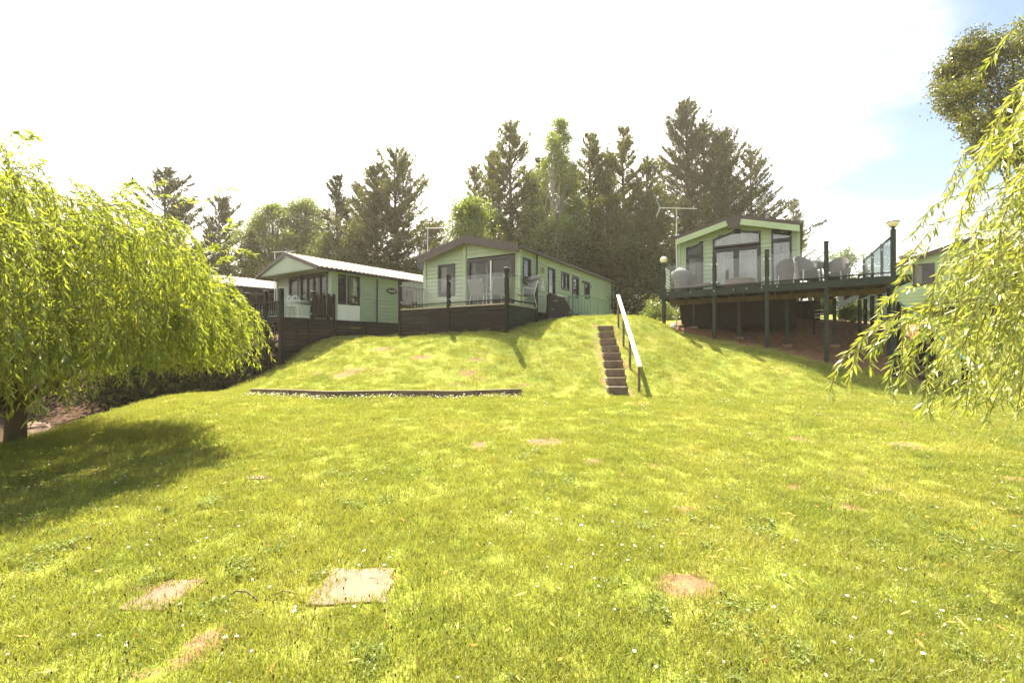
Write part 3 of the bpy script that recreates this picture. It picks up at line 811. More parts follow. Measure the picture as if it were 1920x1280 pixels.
# oval plaque
s, z_ = f1s(733), 3.83
ov = [(s + .27 * math.cos(t) * (1 + .06 * math.cos(4 * t)), z_ + .13 * math.sin(t)) for t in np.linspace(0, 2 * math.pi, 24, endpoint=False)]
c = MB(); c.poly([P1s(x, .055, z) for x, z in ov], [P1s(x, .03, z) for x, z in ov]); pq = mk('plaque', c, M['frame'], c1)
c = MB(); xs = np.linspace(s - .18, s + .18, 13)
for i in range(12):
    c.bar(P1s(xs[i], .062, z_ + .025 * math.sin(i * 2.2)), P1s(xs[i + 1], .062, z_ + .025 * math.sin((i + 1) * 2.2)), .012, .022)
mk('plaque_script', c, M['white'], pq)

# ================================================================== right caravan (on the tall deck)
th3 = 32.0
f3u = Frame(0, 0, th3); R3 = np.array([9.36, 15.0]); W3 = 3.72
o3 = R3 - f3u.u * W3
f3 = Frame(o3[0], o3[1], th3); zf3 = 3.36; ze3 = 5.42; rise3 = .50; L3 = 6.6
def f3f(px, py=HZ): return f3.front(px, py)
lx0, lx1 = f3f(1287)[0], f3f(1319)[0]
mx0, mx1 = f3f(1337)[0], f3f(1427)[0]
rx0, rx1 = f3f(1447)[0], f3f(1485)[0]
lt0, lt1 = f3f(1287, 458)[1], f3f(1319, 447)[1]
polL = [(lx0, zf3 + .06), (lx1, zf3 + .06), (lx1, lt1), (lx0, lt0)]
polLt = [(lx0, 4.80), (lx1, 4.80), (lx1, 5.27), (lx0, 5.10)]
polLb = rect(lx0, lx1, zf3 + .06, 4.79)
cx_ = (mx0 + mx1) / 2
polT = [(mx0, 5.02), (mx1, 5.02), (mx1, 5.42), (cx_, 5.56), (mx0, 5.33)]
polM = rect(mx0, mx1, zf3 + .04, 4.96)
polRt = [(rx0, 5.06), (rx1, 5.06), (rx1, 5.34), (rx0, 5.42)]
polRb = rect(rx0, rx1, zf3 + .06, 5.05)
fo3 = [polLt, polLb, polT, polM, polRt, polRb]
c3 = caravan('static_caravan', 'bright green caravan with wide glass front raised on the tall timber deck at right', f3, W3, L3, zf3, ze3, rise3,
             'siding3', 'roof_brown', 0.42, 0.05, fo3, [], fascia=0.02, fasc_mat='roof_brown', skirt=True)
P3 = lambda s, o, z: f3.w(s, -o, z)
window(c3, P3, polLt, fw=.05)
window(c3, P3, polLb, fw=.06, curtain=[(lx0 + .08, lx0 + .28)])
window(c3, P3, polT, fw=.055, glass='glass_sky', curtain=[(mx0 + .1, mx1 - .1)])
window(c3, P3, polM, name='patio_door', fw=.11, glass='glass_sky', mull=[(cx_, .17)], curtain=[(mx0 + .13, mx0 + .42), (mx1 - .42, mx1 - .13)])
window(c3, P3, polRt, fw=.05, glass='glass_sky')
window(c3, P3, polRb, fw=.06, glass='glass_sky', curtain=[(rx0 + .08, rx0 + .25), (rx1 - .28, rx1 - .06)])
sl3 = rise3 / (W3 / 2)
for (x0, x1) in ((-.05, W3 / 2 - .16), (W3 / 2 + .16, W3 + .05)):
    zt0 = ze3 + rise3 - abs(x0 - W3 / 2) * sl3; zt1 = ze3 + rise3 - abs(x1 - W3 / 2) * sl3
    c = MB(); c.hexa([P3(x0, .448, zt0 - .22), P3(x1, .448, zt1 - .22), P3(x1, .422, zt1 - .22), P3(x0, .422, zt0 - .22),
                      P3(x0, .455, zt0 - .02), P3(x1, .455, zt1 - .02), P3(x1, .422, zt1 - .02), P3(x0, .422, zt0 - .02)])
    mk('green_fascia', c, M['siding3'], c3)
c = MB(); zz = ze3 + rise3
c.poly([P3(x, .48, z) for x, z in ((W3 / 2 - .26, zz - .02), (W3 / 2 - .13, zz - .38), (W3 / 2 + .13, zz - .38), (W3 / 2 + .26, zz - .02), (W3 / 2, zz + .06))],
       [P3(x, .425, z) for x, z in ((W3 / 2 - .26, zz - .02), (W3 / 2 - .13, zz - .38), (W3 / 2 + .13, zz - .38), (W3 / 2 + .26, zz - .02), (W3 / 2, zz + .06))])
mk('apex_cover', c, M['roof_brown'], c3)
c = MB(); c.tube([f3.w(-.08, -.1, ze3 - .05), f3.w(-.08, -.02, ze3 - .4), f3.w(-.08, -.02, zf3)], .035, 8); mk('downpipe', c, M['siding3'], c3)

# ================================================================== far right caravan
f4 = Frame(16.75, 20.0, 42.0); zf4 = 3.16
ro4 = rect(.55, 1.25, 4.1, 5.0)
c4 = caravan('static_caravan', 'pale green caravan half hidden behind the hanging willow branches at the far right', f4, 4.6, 9.0, zf4, 5.02, .75, 'siding3', 'roof_brown', .15, .12,
             [ro4, rect(2.2, 3.6, 4.1, 5.1)], [], fascia=.10)
window(c4, lambda s, o, z: f4.w(s, -o, z), ro4, fw=.05, curtain=[(.62, .85)], fm='roof_brown')
window(c4, lambda s, o, z: f4.w(s, -o, z), rect(2.2, 3.6, 4.1, 5.1), fw=.05)
# ================================================================== far left caravan
f0 = Frame(-16.4, 23.8, 40.0)
c0 = caravan('static_caravan', 'green caravan far left with pale tiled roof, mostly hidden by the big willow', f0, 4.0, 9.0, 2.9, 4.35, .6, 'siding1', 'roof_tile', .5, .3,
             [rect(1.2, 2.8, 3.0, 4.2)], [rect(.8, 2.4, 3.3, 4.2)], fascia=.05, ribs=True)
window(c0, lambda s, o, z: f0.w(s, -o, z), rect(1.2, 2.8, 3.0, 4.2), name='patio_door', fw=.08, mull=[(2.0, .08)])
window(c0, lambda s, o, z: f0.w(4.0 + o, s, z), rect(.8, 2.4, 3.3, 4.2), fw=.06)

# ================================================================== decks
def v3(p, z): return (p[0], p[1], z)
def lerp(a, b_, t): return np.array(a) + (np.array(b_) - np.array(a)) * t
def post(root, p, z0, z1, m_, w=.10, rz=0.0, cap=True):
    c = MB(); c.box((p[0], p[1], (z0 + z1) / 2), w, w, z1 - z0, rz)
    o = mk('post', c, M[m_], root, bevel=.006)
    if cap:
        c = MB(); c.box((p[0], p[1], z1 + .012), w + .02, w + .02, .02, rz); mk('post_cap', c, M['metal' if cap == 'm' else m_], o)
    return o
def glass_panel(root, a, b_, z0, z1, glass='balustrade', gap=.07):
    a, b_ = np.array(a[:2], float), np.array(b_[:2], float); d = (b_ - a) / np.linalg.norm(b_ - a)
    a2, b2 = a + d * gap, b_ - d * gap
    n = np.array([-d[1], d[0]]) * .005
    c = MB(); c.hexa([v3(a2 - n, z0), v3(b2 - n, z0), v3(b2 + n, z0), v3(a2 + n, z0), v3(a2 - n, z1), v3(b2 - n, z1), v3(b2 + n, z1), v3(a2 + n, z1)])
    mk('glass_panel', c, M[glass], root)
    for p in (a + d * (gap), b_ - d * (gap)):
        for z in (z0 + .1, z1 - .12):
            c = MB(); c.box((p[0], p[1], z), .05, .05, .05, math.atan2(d[1], d[0])); mk('glass_clamp', c, M['metal'], root)
def rail(root, a, b_, z, m_, w=.06, h=.035, name='rail'):
    c = MB(); c.bar(v3(a, z), v3(b_, z), w, h); return mk(name, c, M[m_], root)
def spindles(root, a, b_, z0, z1, m_, n_, w=.035, gap=.08):
    a, b_ = np.array(a[:2], float), np.array(b_[:2], float)
    d = (b_ - a); L = np.linalg.norm(d); rz = math.atan2(d[1], d[0])
    for i in range(n_):
        p = a + d / L * (gap + (L - 2 * gap) * (i + .5) / n_)
        c = MB(); c.box((p[0], p[1], (z0 + z1) / 2), w, w, z1 - z0, rz); mk('spindle', c, M[m_], root)
def boards(root, a, b_, ztop, za, zb, m_, h=.15, gap=.012, out=None):
    """horizontal boards between a and b; lowest ones stop below ground (za, zb ground at ends)"""
    a, b_ = np.array(a[:2], float), np.array(b_[:2], float)
    z = ztop; lo = min(za, zb) - .12
    i = 0
    while z > lo:
        # trim where the ground is higher than the board
        c = MB(); j = random.uniform(-.003, .003)
        c.bar(v3(a + j, z - (h - gap) / 2), v3(b_ + j, z - (h - gap) / 2), .025, h - gap)
        mk('board', c, M[m_], root); z -= h; i += 1

# --- middle deck
dF = np.array([-0.165, 14.2]); dL = np.array([-4.09, 16.75]); dR = np.array([0.84, 16.05])
zd = 2.86
deck2 = empty('timber_deck', v3(dF, hz(*dF)), 'black boarded deck with glass balustrade in front of the middle caravan', 'deck')
dM = lerp(dL, dF, .497)
rzv = math.atan2(*(dF - dL)[::-1])
for p, top in ((dF, 1.10), (dM, 1.05), (dL, 1.05)):
    post(deck2, p, hz(*p) - .3, zd + top, 'black_wood', .105, rzv, cap='m' if p is dF else True)
post(deck2, dR, hz(*dR) - .3, zd + 1.07, 'green_wood', .10, rzv)
dLb = dL + f2.v * 1.75
post(deck2, dLb, zd - .2, zd + 1.02, 'black_wood', .10, rzv)
for a, b_ in ((dL, dM), (dM, dF), (dF, dR)):
    rail(deck2, a, b_, zd + .13, 'black_wood', .05, .035, 'bottom_rail')
    rail(deck2, a, b_, zd - .005, 'pale_wood', .07, .04, 'edge_board')
    glass_panel(deck2, a, b_, zd + .15, zd + .98)
na = -np.array([-(dF - dL)[1], (dF - dL)[0]]); na = na / np.linalg.norm(na) * .03
for a, b_ in ((dL, dM), (dM, dF), (dF, dR)):
    boards(deck2, a, b_, zd - .03, hz(*a), hz(*b_), 'black_wood' if b_ is not dR else 'green_wood', .165)
for z in (zd + .10, zd + .86): rail(deck2, dL, dLb, z, 'black_wood', .06, .05, 'rail')
spindles(deck2, dL, dLb, zd + .12, zd + .84, 'black_wood', 9)
c = MB(); q = [dF, dR, dR + f2.u * -0.1, f2.w(W2, 0, 0)[:2], f2.w(0, 0, 0)[:2], dLb, dL]
q = [dL, dF, dR, np.array(f2.w(W2 + .03, 1.2, 0)[:2]), np.array(f2.w(W2 + .03, -.05, 0)[:2]), np.array(f2.w(0, -.05, 0)[:2])]
c.poly([v3(p, zd - .07) for p in q], [v3(p, zd - .02) for p in q]); mk('deck_floor', c, M['pale_wood'], deck2)

# --- left deck
F1 = np.array([-7.75, 15.4]); zd1 = 2.52
u1, v1 = f1.u, f1.v
e1 = F1 + v1 * 2.0
deck1 = empty('timber_deck', v3(F1, hz(*F1)), 'dark raised deck with white patio set in front of the left caravan', 'deck')
post(deck1, F1, hz(*F1) - .4, zd1 + .95, 'black_wood', .13, f1.rz, cap='m')
fpts = [F1 - u1 * s for s in (1.0, 2.3, 3.6, 4.8)]
for p in fpts: post(deck1, p, hz(*p) - .4, zd1 + .93, 'black_wood', .10, f1.rz, cap='m')
pp = [F1] + fpts
for i in range(4):
    a, b_ = pp[i], pp[i + 1]
    rail(deck1, a, b_, zd1 + .52, 'black_wood', .06, .04); rail(deck1, a, b_, zd1 + .08, 'black_wood', .05, .04)
    spindles(deck1, a, b_, zd1 + .1, zd1 + .5, 'black_wood', 6, .03)
    rail(deck1, a, b_, zd1 - .09, 'black_wood', .05, .20, 'fascia_board')
m1 = F1 + v1 * 1.15
post(deck1, m1, zd1 - .1, zd1 + .95, 'black_wood', .10, f1.rz, cap='m')
post(deck1, m1 + v1 * .62, zd1 - .1, zd1 + .90, 'black_wood', .09, f1.rz)
post(deck1, e1 - v1 * .02, zd1 - .1, zd1 + .90, 'black_wood', .09, f1.rz)
glass_panel(deck1, F1, m1, zd1 + .06, zd1 + .78)
for z in (zd1 + .08, zd1 + .82): rail(deck1, m1, m1 + v1 * .62, z, 'black_wood', .05, .05)
spindles(deck1, m1, m1 + v1 * .62, zd1 + .1, zd1 + .8, 'black_wood', 4)
for z in (zd1 + .08, zd1 + .82): rail(deck1, m1 + v1 * .62, e1, z, 'black_wood', .05, .05)
spindles(deck1, m1 + v1 * .62, e1, zd1 + .1, zd1 + .8, 'black_wood', 3)
endp = np.array(f1.w(W1 + .03, 8.2, 0)[:2]); c1p = np.array(f1.w(W1 + .03, 0.0, 0)[:2])
q = [F1, e1, np.array(f1.w(W1, -.04, 0)[:2]), np.array(f1.w(0, -.04, 0)[:2]), F1 - u1 * 4.8]
c = MB(); c.poly([v3(p, zd1 - .05) for p in q], [v3(p, zd1) for p in q]); mk('deck_floor', c, M['raw_wood'], deck1)
segs = [F1 + v1 * .0, F1 + v1 * 1.0, e1, c1p + v1 * 1.5, c1p + v1 * 3.3, c1p + v1 * 5.5]
for i in range(5):
    a, b_ = segs[i], segs[i + 1]
    top = zd1 - .02
    boards(deck1, a, b_, top, hz(*a), hz(*b_), 'black_wood', .135, .004)
    if i in (1, 2, 3, 4):
        post(deck1, a + u1 * .03, hz(*a) - .3, top, 'black_wood', .09, f1.rz, cap=False)
for s in (1.3, 3.4):
    c = MB(); p = F1 + v1 * 1.3 - u1 * s; c.box((p[0], p[1], (hz(*p) - .3 + zd1 - .06) / 2), .1, .1, zd1 - .06 - hz(*p) + .3, f1.rz); mk('support_post', c, M['black_wood'], deck1)

# --- right deck (tall)
zd3 = 3.386
deck3 = empty('timber_deck', v3(A3, hz(*A3)), 'tall dark green deck on stilts with glass balustrade, carrying the right caravan', 'deck')
dv = (B3 - A3) / np.linalg.norm(B3 - A3); LN = np.linalg.norm(B3 - A3)
dn = np.array([-dv[1], dv[0]]);  dn = dn if dn[1] > 0 else -dn
rz3 = math.atan2(dv[1], dv[0])
def on3(px):
    a = (px - 960) / FPX
    t = (a * A3[1] - A3[0]) / (dv[0] - a * dv[1]); return t
v3d = Frame(0, 0, 29).v
t1, t2, t3 = on3(1340), on3(1438.5), on3(1550)
PT = [A3, A3 + dv * t1, A3 + dv * t2, A3 + dv * t3, B3 - dv * .05]
tops = [.98, 1.02, 1.06, 1.10, 1.22]
for i, (p, tp) in enumerate(zip(PT, tops)):
    base = hz(*p) - .3
    post(deck3, p, base, zd3 + tp, 'green_wood', .105 if i < 4 else .12, rz3, cap=i not in (0, 4))
for i in range(4):
    a, b_ = PT[i], PT[i + 1]
    rail(deck3, a, b_, zd3 + .10, 'green_wood', .045, .03, 'bottom_rail')
    glass_panel(deck3, a, b_, zd3 + .12, zd3 + .92)
    m_ = (a + b_) / 2; c = MB(); c.box((m_[0], m_[1], zd3 + .045), .04, .04, .08, rz3); mk('rail_block', c, M['green_wood'], deck3)
a, b_ = A3 - dv * .12 - dn * .08, B3 + dv * .32 - dn * .08
c = MB(); c.bar(v3(a, zd3 - .10), v3(b_, zd3 - .10), .045, .21); mk('fascia_beam', c, M['green_wood'], deck3)
for px in (1254, 1297, 1341, 1377, 1402, 1430, 1459):
    t = on3(px); p = A3 + dv * t - dn * .108
    c = MB(); c.ball((p[0], p[1], zd3 - .07), .022, 8); mk('bolt_head', c, M['metal'], deck3)
# floor boards, joists, stilts
Br = B3 + v3d * 5.2; Ar = A3 + v3d * 3.6
q = [A3 - dn * .05, B3 + dv * .28 - dn * .05, Br + dv * .1, Ar]
c = MB(); c.poly([v3(p, zd3 - .035) for p in q], [v3(p, zd3) for p in q]); mk('deck_floor', c, M['raw_wood'], deck3)
for i in range(14):
    t = .25 + i * (LN - .3) / 13
    p0 = A3 + dv * t; L_ = 3.6 + 1.4 * t / LN
    c = MB(); c.bar(v3(p0, zd3 - .115), v3(p0 + v3d * L_, zd3 - .115), .047, .15); mk('joist', c, M['raw_wood'], deck3)
c = MB(); c.bar(v3(A3 + v3d * 1.2, zd3 - .27), v3(B3 + v3d * 1.2, zd3 - .27), .07, .16); mk('cross_beam', c, M['raw_wood'], deck3)
a = B3 + dv * .28
c = MB(); c.bar(v3(a, zd3 - .09), v3(a + v3d * 5.2, zd3 - .09), .045, .18); mk('fascia_beam', c, M['green_wood'], deck3)
c = MB(); c.bar(v3(A3 - dv * .1, zd3 - .10), v3(A3 - dv * .1 + v3d * 1.5, zd3 - .10), .045, .20); mk('fascia_beam', c, M['green_wood'], deck3)
for (px, D) in ((1301, 16.65), (1386, 15.6), (1476, 14.7), (1565, 14.4), (1612, 15.0)):
    x = (px - 960) / FPX * D; g = hz(x, D)
    c = MB(); c.box((x, D, (g - .3 + zd3 - .34) / 2), .10, .10, zd3 - .34 - g + .3, rz3); o = mk('support_post', c, M['green_wood'], deck3)
    c = MB(); c.box((x, D, g + .03), .26, .26, .07, rz3 + .2); mk('footing', c, M['rock'], deck3)
for k in range(4):
    p = B3 + dv * .1 + v3d * (1.3 + 1.2 * k); g = hz(*p)
    c = MB(); c.box((p[0], p[1], (g - .3 + zd3 - .19) / 2), .11, .11, zd3 - .19 - g + .3, rz3); mk('support_post', c, M['green_wood'], deck3)
# side balustrade with tinted glass
sidep = [B3 - dv * .05 + v3d * s for s in (0, 1.35, 2.7, 4.1)]
for p in sidep[1:]: post(deck3, p, zd3, zd3 + 1.08, 'green_wood', .07, rz3)
for i in range(3):
    glass_panel(deck3, sidep[i], sidep[i + 1], zd3 + .08, zd3 + 1.05, 'tinted', .04)
    rail(deck3, sidep[i], sidep[i + 1], zd3 + 1.07, 'green_wood', .05, .03)
# left side balustrade
lp = A3 + v3d * 1.15
glass_panel(deck3, A3, lp, zd3 + .12, zd3 + .92)
# lamps
def deck_lamp(p, z, s=1.0, lantern=False):
    c = MB(); c.tube([(p[0], p[1], z), (p[0], p[1], z + .05), (p[0], p[1], z + .07)], [.04, .035, .075], 12)
    o = mk('lamp_base', c, M['green_wood'], deck3, smooth=False)
    if lantern:
        c = MB(); c.tube([(p[0], p[1], z + .07), (p[0], p[1], z + .15), (p[0], p[1], z + .20)], [.07, .13, .135], 14); mk('lamp_glass', c, M['lamp'], o, smooth=True)
        c = MB(); c.tube([(p[0], p[1], z + .20), (p[0], p[1], z + .215), (p[0], p[1], z + .27), (p[0], p[1], z + .30)], [.155, .155, .06, .015], 14); mk('lamp_hood', c, M['metal'], o, smooth=False)
        for k in range(4):
            t = k * math.pi / 2 + .4
            c = MB(); c.bar((p[0] + .07 * math.cos(t), p[1] + .07 * math.sin(t), z + .07), (p[0] + .14 * math.cos(t), p[1] + .14 * math.sin(t), z + .2), .012, .012); mk('lamp_bar', c, M['metal'], o)
    else:
        c = MB(); c.ball((p[0], p[1], z + .17), .125, 16, .95); mk('lamp_globe', c, M['lamp'], o, smooth=True)
deck_lamp(PT[0], zd3 + .98)
deck_lamp(PT[4], zd3 + 1.22, lantern=True)
# dark slatted screens and pallet below the deck
c = MB(); scr = empty('screen_fence', v3((8.0, 17.0), 2.3), 'dark vertical board screen in the shade under the right deck', 'screen')
for i in range(26):
    p = lerp(A3 + v3d * 3.0 + dv * .2, B3 + v3d * 4.6 + dv * -1.2, i / 26)
    c = MB(); c.box((p[0], p[1], (hz(*p) + 3.1) / 2), .235, .02, 3.1 - hz(*p) + .2, rz3); mk('board', c, M['black_wood'], scr)
pal = empty('white_slat_panel', tuple(W(1538, 596, 15.3)), 'small dark panel with three pale slats standing under the right deck', 'panel')
p0, p1 = W(1528, 596, 15.4), W(1548, 596, 15.0)
for k in range(3):
    c = MB(); c.bar((p0[0], p0[1], p0[2] + .02 + k * .12), (p1[0], p1[1], p1[2] + .02 + k * .12), .02, .04); mk('slat', c, M['white'], pal)
for p in (p0, p1):
    c = MB(); c.box((p[0], p[1] + .03, (hz(p[0], p[1]) - .1 + p[2] + .4) / 2), .05, .03, p[2] + .4 - hz(p[0], p[1]) + .1); mk('upright', c, M['black_wood'], pal)
# grey fence behind
fn = empty('board_fence', tuple(W(1608, 600, 19)), 'weathered grey board fence seen past the stilts of the right deck', 'fence')
for i in range(14):
    p = lerp(W(1575, 600, 19)[:2], W(1668, 600, 18.2)[:2], i / 13.0); z0 = hz(*p) - .1
    c = MB(); c.box((p[0], p[1], (z0 + 3.85 + random.uniform(-.02, .02)) / 2), .145, .02, 3.85 - z0, -.1); mk('board', c, M['grey_blue'], fn)

# ================================================================== timber edging at the foot of the bank
ed = [W(473, 739, 11.3), W(545, 742, 10.75), W(620, 744.5, 10.5), W(745, 743, 10.6), W(865, 741, 10.75), W(978, 739.5, 11.05)]
edging = empty('timber_edging', tuple(ed[2]), 'long low sleeper edging at the foot of the grass bank', 'edging')
for i in range(5):
    a, b_ = ed[i], ed[i + 1]
    za, zb_ = hz(a[0], a[1]), hz(b_[0], b_[1])
    c = MB(); d_ = (b_ - a) / np.linalg.norm(b_ - a) * .004
    c.bar((a[0] + d_[0], a[1], za + .055), (b_[0] - d_[0], b_[1], zb_ + .055), .10, .17)
    mk('sleeper', c, M['sleeper'], edging, bevel=.008)
for i in (1, 3, 5):
    p = ed[i]; c = MB(); c.box((p[0] - .02, p[1] - .07, hz(p[0], p[1]) + .03), .05, .04, .2); mk('peg', c, M['sleeper'], edging)

# ================================================================== garden steps and handrail
NS = 9
steps = empty('garden_steps', (2.52, 10.86, hz(2.52, 10.8)), 'flight of nine timber steps cut into the grass bank', 'steps')
zb0 = CAMZ - 95 / FPX * 10.86
xs_b, xs_t = (1159 - 960) / FPX * 10.86, (1136 - 960) / FPX * 14.4
ys = np.linspace(10.86, 14.4, NS); 
ytops = [725, 708, 692, 676.5, 661, 649, 635, 622, 610.5]
hw_px = [(1141, 1177.5), (1139, 1174), (1137, 1171.5), (1133.5, 1168), (1132.5, 1164.5), (1130, 1161), (1126.5, 1156), (1124, 1152), (1122, 1150)]
prev = zb0 - .2
for i in range(NS):
    D = ys[i]; z1 = CAMZ + (HZ - ytops[i]) / FPX * D
    xa, xb = (hw_px[i][0] - 960) / FPX * D, (hw_px[i][1] - 960) / FPX * D
    c = MB(); c.box(((xa + xb) / 2, D + .05, (prev - .05 + z1) / 2), xb - xa, .10, z1 - prev + .05, random.uniform(-.012, .012))
    st = mk('step', c, M['step_wood'], steps, bevel=.008)
    c = MB(); c.box(((xa + xb) / 2, D + .27, z1 - .07), xb - xa + .03, .36, .10); mk('tread', c, M['step_top'], st)
    prev = z1 - .12
hr = empty('handrail', tuple(W(1198, 738, 11.0)), 'white topped handrail on four dark posts beside the garden steps', 'handrail')
hp = [(1198, 684, 738, 10.9), (1181, 637, 696, 12.1), (1169, 599, 648, 13.4), (1159.5, 557, 610, 14.6)]
tp3 = []
for (px, yt, yb, D) in hp:
    t_, b0 = W(px, yt, D), W(px, yb, D)
    g = min(b0[2], hz(b0[0], D))
    c = MB(); c.box((t_[0], D, (t_[2] + g - .2) / 2), .055, .055, t_[2] - g + .2); mk('post', c, M['green_wood' if px < 0 else 'sleeper'], hr)
    tp3.append(t_)
a, b_ = tp3[0], tp3[-1]
a = a + (a - b_) * .03; b_ = b_ + (b_ - tp3[0]) * .02
c = MB(); c.bar(a + np.array([0, 0, .03]), b_ + np.array([0, 0, .03]), .10, .045); mk('rail', c, M['rail_white'], hr, bevel=.008)

# ================================================================== stone slabs in the lawn
def slab(name, pts, label, m_, h=.03):
    ws = []
    for (px, py) in pts:
        x, D = lawn_pt(px, py); ws.append((x, D, hz(x, D)))
    out = []
    n_ = len(ws)
    for i in range(n_):
        a, b_ = np.array(ws[i]), np.array(ws[(i + 1) % n_])
        for t in (0, .25, .5, .75):
            p = a + (b_ - a) * t; 
            out.append((p[0] + random.uniform(-.017, .017), p[1] + random.uniform(-.014, .014), p[2]))
    c = MB(); c.poly([(x, y, z - .06) for x, y, z in out], [(x, y, z + h) for x, y, z in out])
    return tag(mk(name, c, M[m_], bevel=.006), label, 'paving slab', 'stone slabs sunk in the lawn')
slab('stone_slab', [(578, 1133), (722, 1130), (744, 1066), (624, 1066)], 'pale square stone slab sunk in the near lawn', 'slab', .012)
slab('stone_slab', [(215, 1143), (322, 1138), (398, 1079), (318, 1086)], 'pinkish slab partly overgrown in the near left lawn', 'slab_pink', .008)
slab('stone_slab', [(463, 899), (498, 900), (508, 894), (472, 893)], 'small thin pale slab farther out on the left lawn', 'slab', .01)
def curved(name, pts, r_, m_, label, cat, D0=None):
    P_ = []
    for (px, py, dz_) in pts:
        x, D = lawn_pt(px, py); P_.append((x, D, hz(x, D) + dz_))
    c = MB(); c.tube(P_, [r_ * (1 - .4 * i / len(P_)) for i in range(len(P_))], 6)
    return tag(mk(name, c, M[m_], smooth=True), label, cat)
curved('fallen_twig', [(427, 1121, .02), (445, 1118, .045), (465, 1121, .05), (484, 1129, .02)], .006, 'bark', 'brown curved twig lying between the two near slabs', 'twig')
curved('fallen_twig', [(512, 1120, .02), (532, 1116, .04), (558, 1118, .025)], .0045, 'slab_pink', 'thin pale twig lying just left of the square slab', 'twig')

# ================================================================== furniture
def tub_chair(base, rz, label, group, m_='wicker', z=None):
    """curved back shell seen from outside, seat, arms, four metal feet"""
    root = empty('wicker_armchair', base, label, 'chair', group)
    ca, sa = math.cos(rz), math.sin(rz)
    L = lambda x, y, z: (base[0] + x * ca - y * sa, base[1] + x * sa + y * ca, base[2] + z)
    c = MB(); n_ = 18
    ring = []
    for i in range(n_ + 1):
        t = math.pi * (-.08 + 1.16 * i / n_)
        k = math.sin(max(0, min(math.pi, t)))
        top = .62 + .26 * max(0, math.sin(t)) ** 1.5
        ring.append((t, top))
    for i in range(n_):
        (t0, h0), (t1_, h1) = ring[i], ring[i + 1]
        def pt(t, z, o): 
            r_ = .24 + (.10 * min(z, .9) / .9) + o
            return L(r_ * 1.05 * math.cos(t), r_ * math.sin(t), z)
        for (za, zb_, zc, zd_) in ((.12, .12, .45, .45), (.45, .45, h0, h1)):
            c.hexa([pt(t0, za, 0), pt(t1_, zb_, 0), pt(t1_, zb_, -.03), pt(t0, za, -.03), pt(t0, zc, 0), pt(t1_, zd_, 0), pt(t1_, zd_, -.03), pt(t0, zc, -.03)])
    mk('backrest', c, M[m_], root, smooth=False)
    c = MB(); c.poly([L(.24 * math.cos(t), .24 * math.sin(t) - .06 * (math.sin(t) < 0), .36) for t in np.linspace(0, 2 * math.pi, 20, endpoint=False)],
                     [L(.26 * math.cos(t), .26 * math.sin(t) - .06 * (math.sin(t) < 0), .44) for t in np.linspace(0, 2 * math.pi, 20, endpoint=False)])
    mk('seat', c, M[m_], root)
    for (x, y) in ((.22, .18), (-.22, .18), (.23, -.20), (-.23, -.20)):
        c = MB(); c.tube([L(x * 1.15, y * 1.15, 0), L(x, y, .38)], .018, 8); mk('leg', c, M['metal'], root)
    return root
def at3(px, D, z=zd3): return ((px - 960) / FPX * D, D, z)
g3 = 'grey wicker armchairs on the right deck'
tub_chair(at3(1512, 13.6), R(-120) + math.pi / 2 + .6, 'wide grey wicker armchair with its back to the lawn, middle of the right deck', g3)
tub_chair(at3(1476, 14.6), R(150), 'grey wicker armchair nearest the caravan doors on the right deck', g3)
tub_chair(at3(1567, 13.9), R(-60), 'grey wicker armchair farthest right, beside the deck post', g3)
tub_chair(at3(1532, 15.0), R(40), 'grey wicker armchair behind the round glass table', g3)
tb = empty('garden_table', at3(1518, 14.4), 'round glass topped table among the wicker armchairs', 'table')
c = MB(); p = at3(1518, 14.4)
c.tube([(p[0], p[1], p[2] + .71), (p[0], p[1], p[2] + .74)], .58, 28); mk('tabletop', c, M['tinted'], tb)
c = MB(); c.tube([(p[0], p[1], p[2] + .60), (p[0], p[1], p[2] + .70)], .5, 20); mk('apron', c, M['wicker'], tb)
for k in range(4):
    t = k * math.pi / 2 + .5; c = MB(); c.tube([(p[0] + .36 * math.cos(t), p[1] + .36 * math.sin(t), p[2]), (p[0] + .33 * math.cos(t), p[1] + .33 * math.sin(t), p[2] + .62)], .03, 8); mk('leg', c, M['wicker'], tb)
# low rattan sofa and covered barbecue, plant at the left end of the deck
p = at3(1388, 15.3); sofa = empty('wicker_footstool', p, 'low brown wicker pouffe behind the glass in front of the patio doors', 'footstool')
c = MB(); c.tube([(p[0], p[1], p[2] + .04), (p[0], p[1], p[2] + .2), (p[0], p[1], p[2] + .30)], [.44, .50, .47], 22); mk('base', c, M['wicker_brown'], sofa, smooth=True)
c = MB(); c.tube([(p[0], p[1], p[2] + .30), (p[0], p[1], p[2] + .36), (p[0], p[1], p[2] + .40)], [.46, .45, .30], 22); mk('cushion', c, M['wicker_brown'], sofa, smooth=True)
p = at3(1277, 16.45); bb_ = empty('covered_barbecue', p, 'shrouded grey barbecue at the left end of the right deck', 'barbecue')
c = MB(); c.tube([(p[0], p[1], p[2]), (p[0], p[1], p[2] + .45), (p[0] + .02, p[1], p[2] + .62), (p[0], p[1], p[2] + .80), (p[0] + .03, p[1], p[2] + .92)], [.20, .24, .34, .33, .14], 16)
mk('cover', c, M['cloth_grey'], bb_, smooth=True)
for k in range(3):
    t = k * 2.1; c = MB(); c.tube([(p[0] + .22 * math.cos(t), p[1] + .22 * math.sin(t), p[2]), (p[0] + .1 * math.cos(t), p[1] + .1 * math.sin(t), p[2] + .4)], .015, 6); mk('leg', c, M['metal'], bb_)
p = at3(1312, 16.1); stl = empty('folding_lounger', p, 'low folding lounger with pale frame by the left window on the right deck', 'lounger')
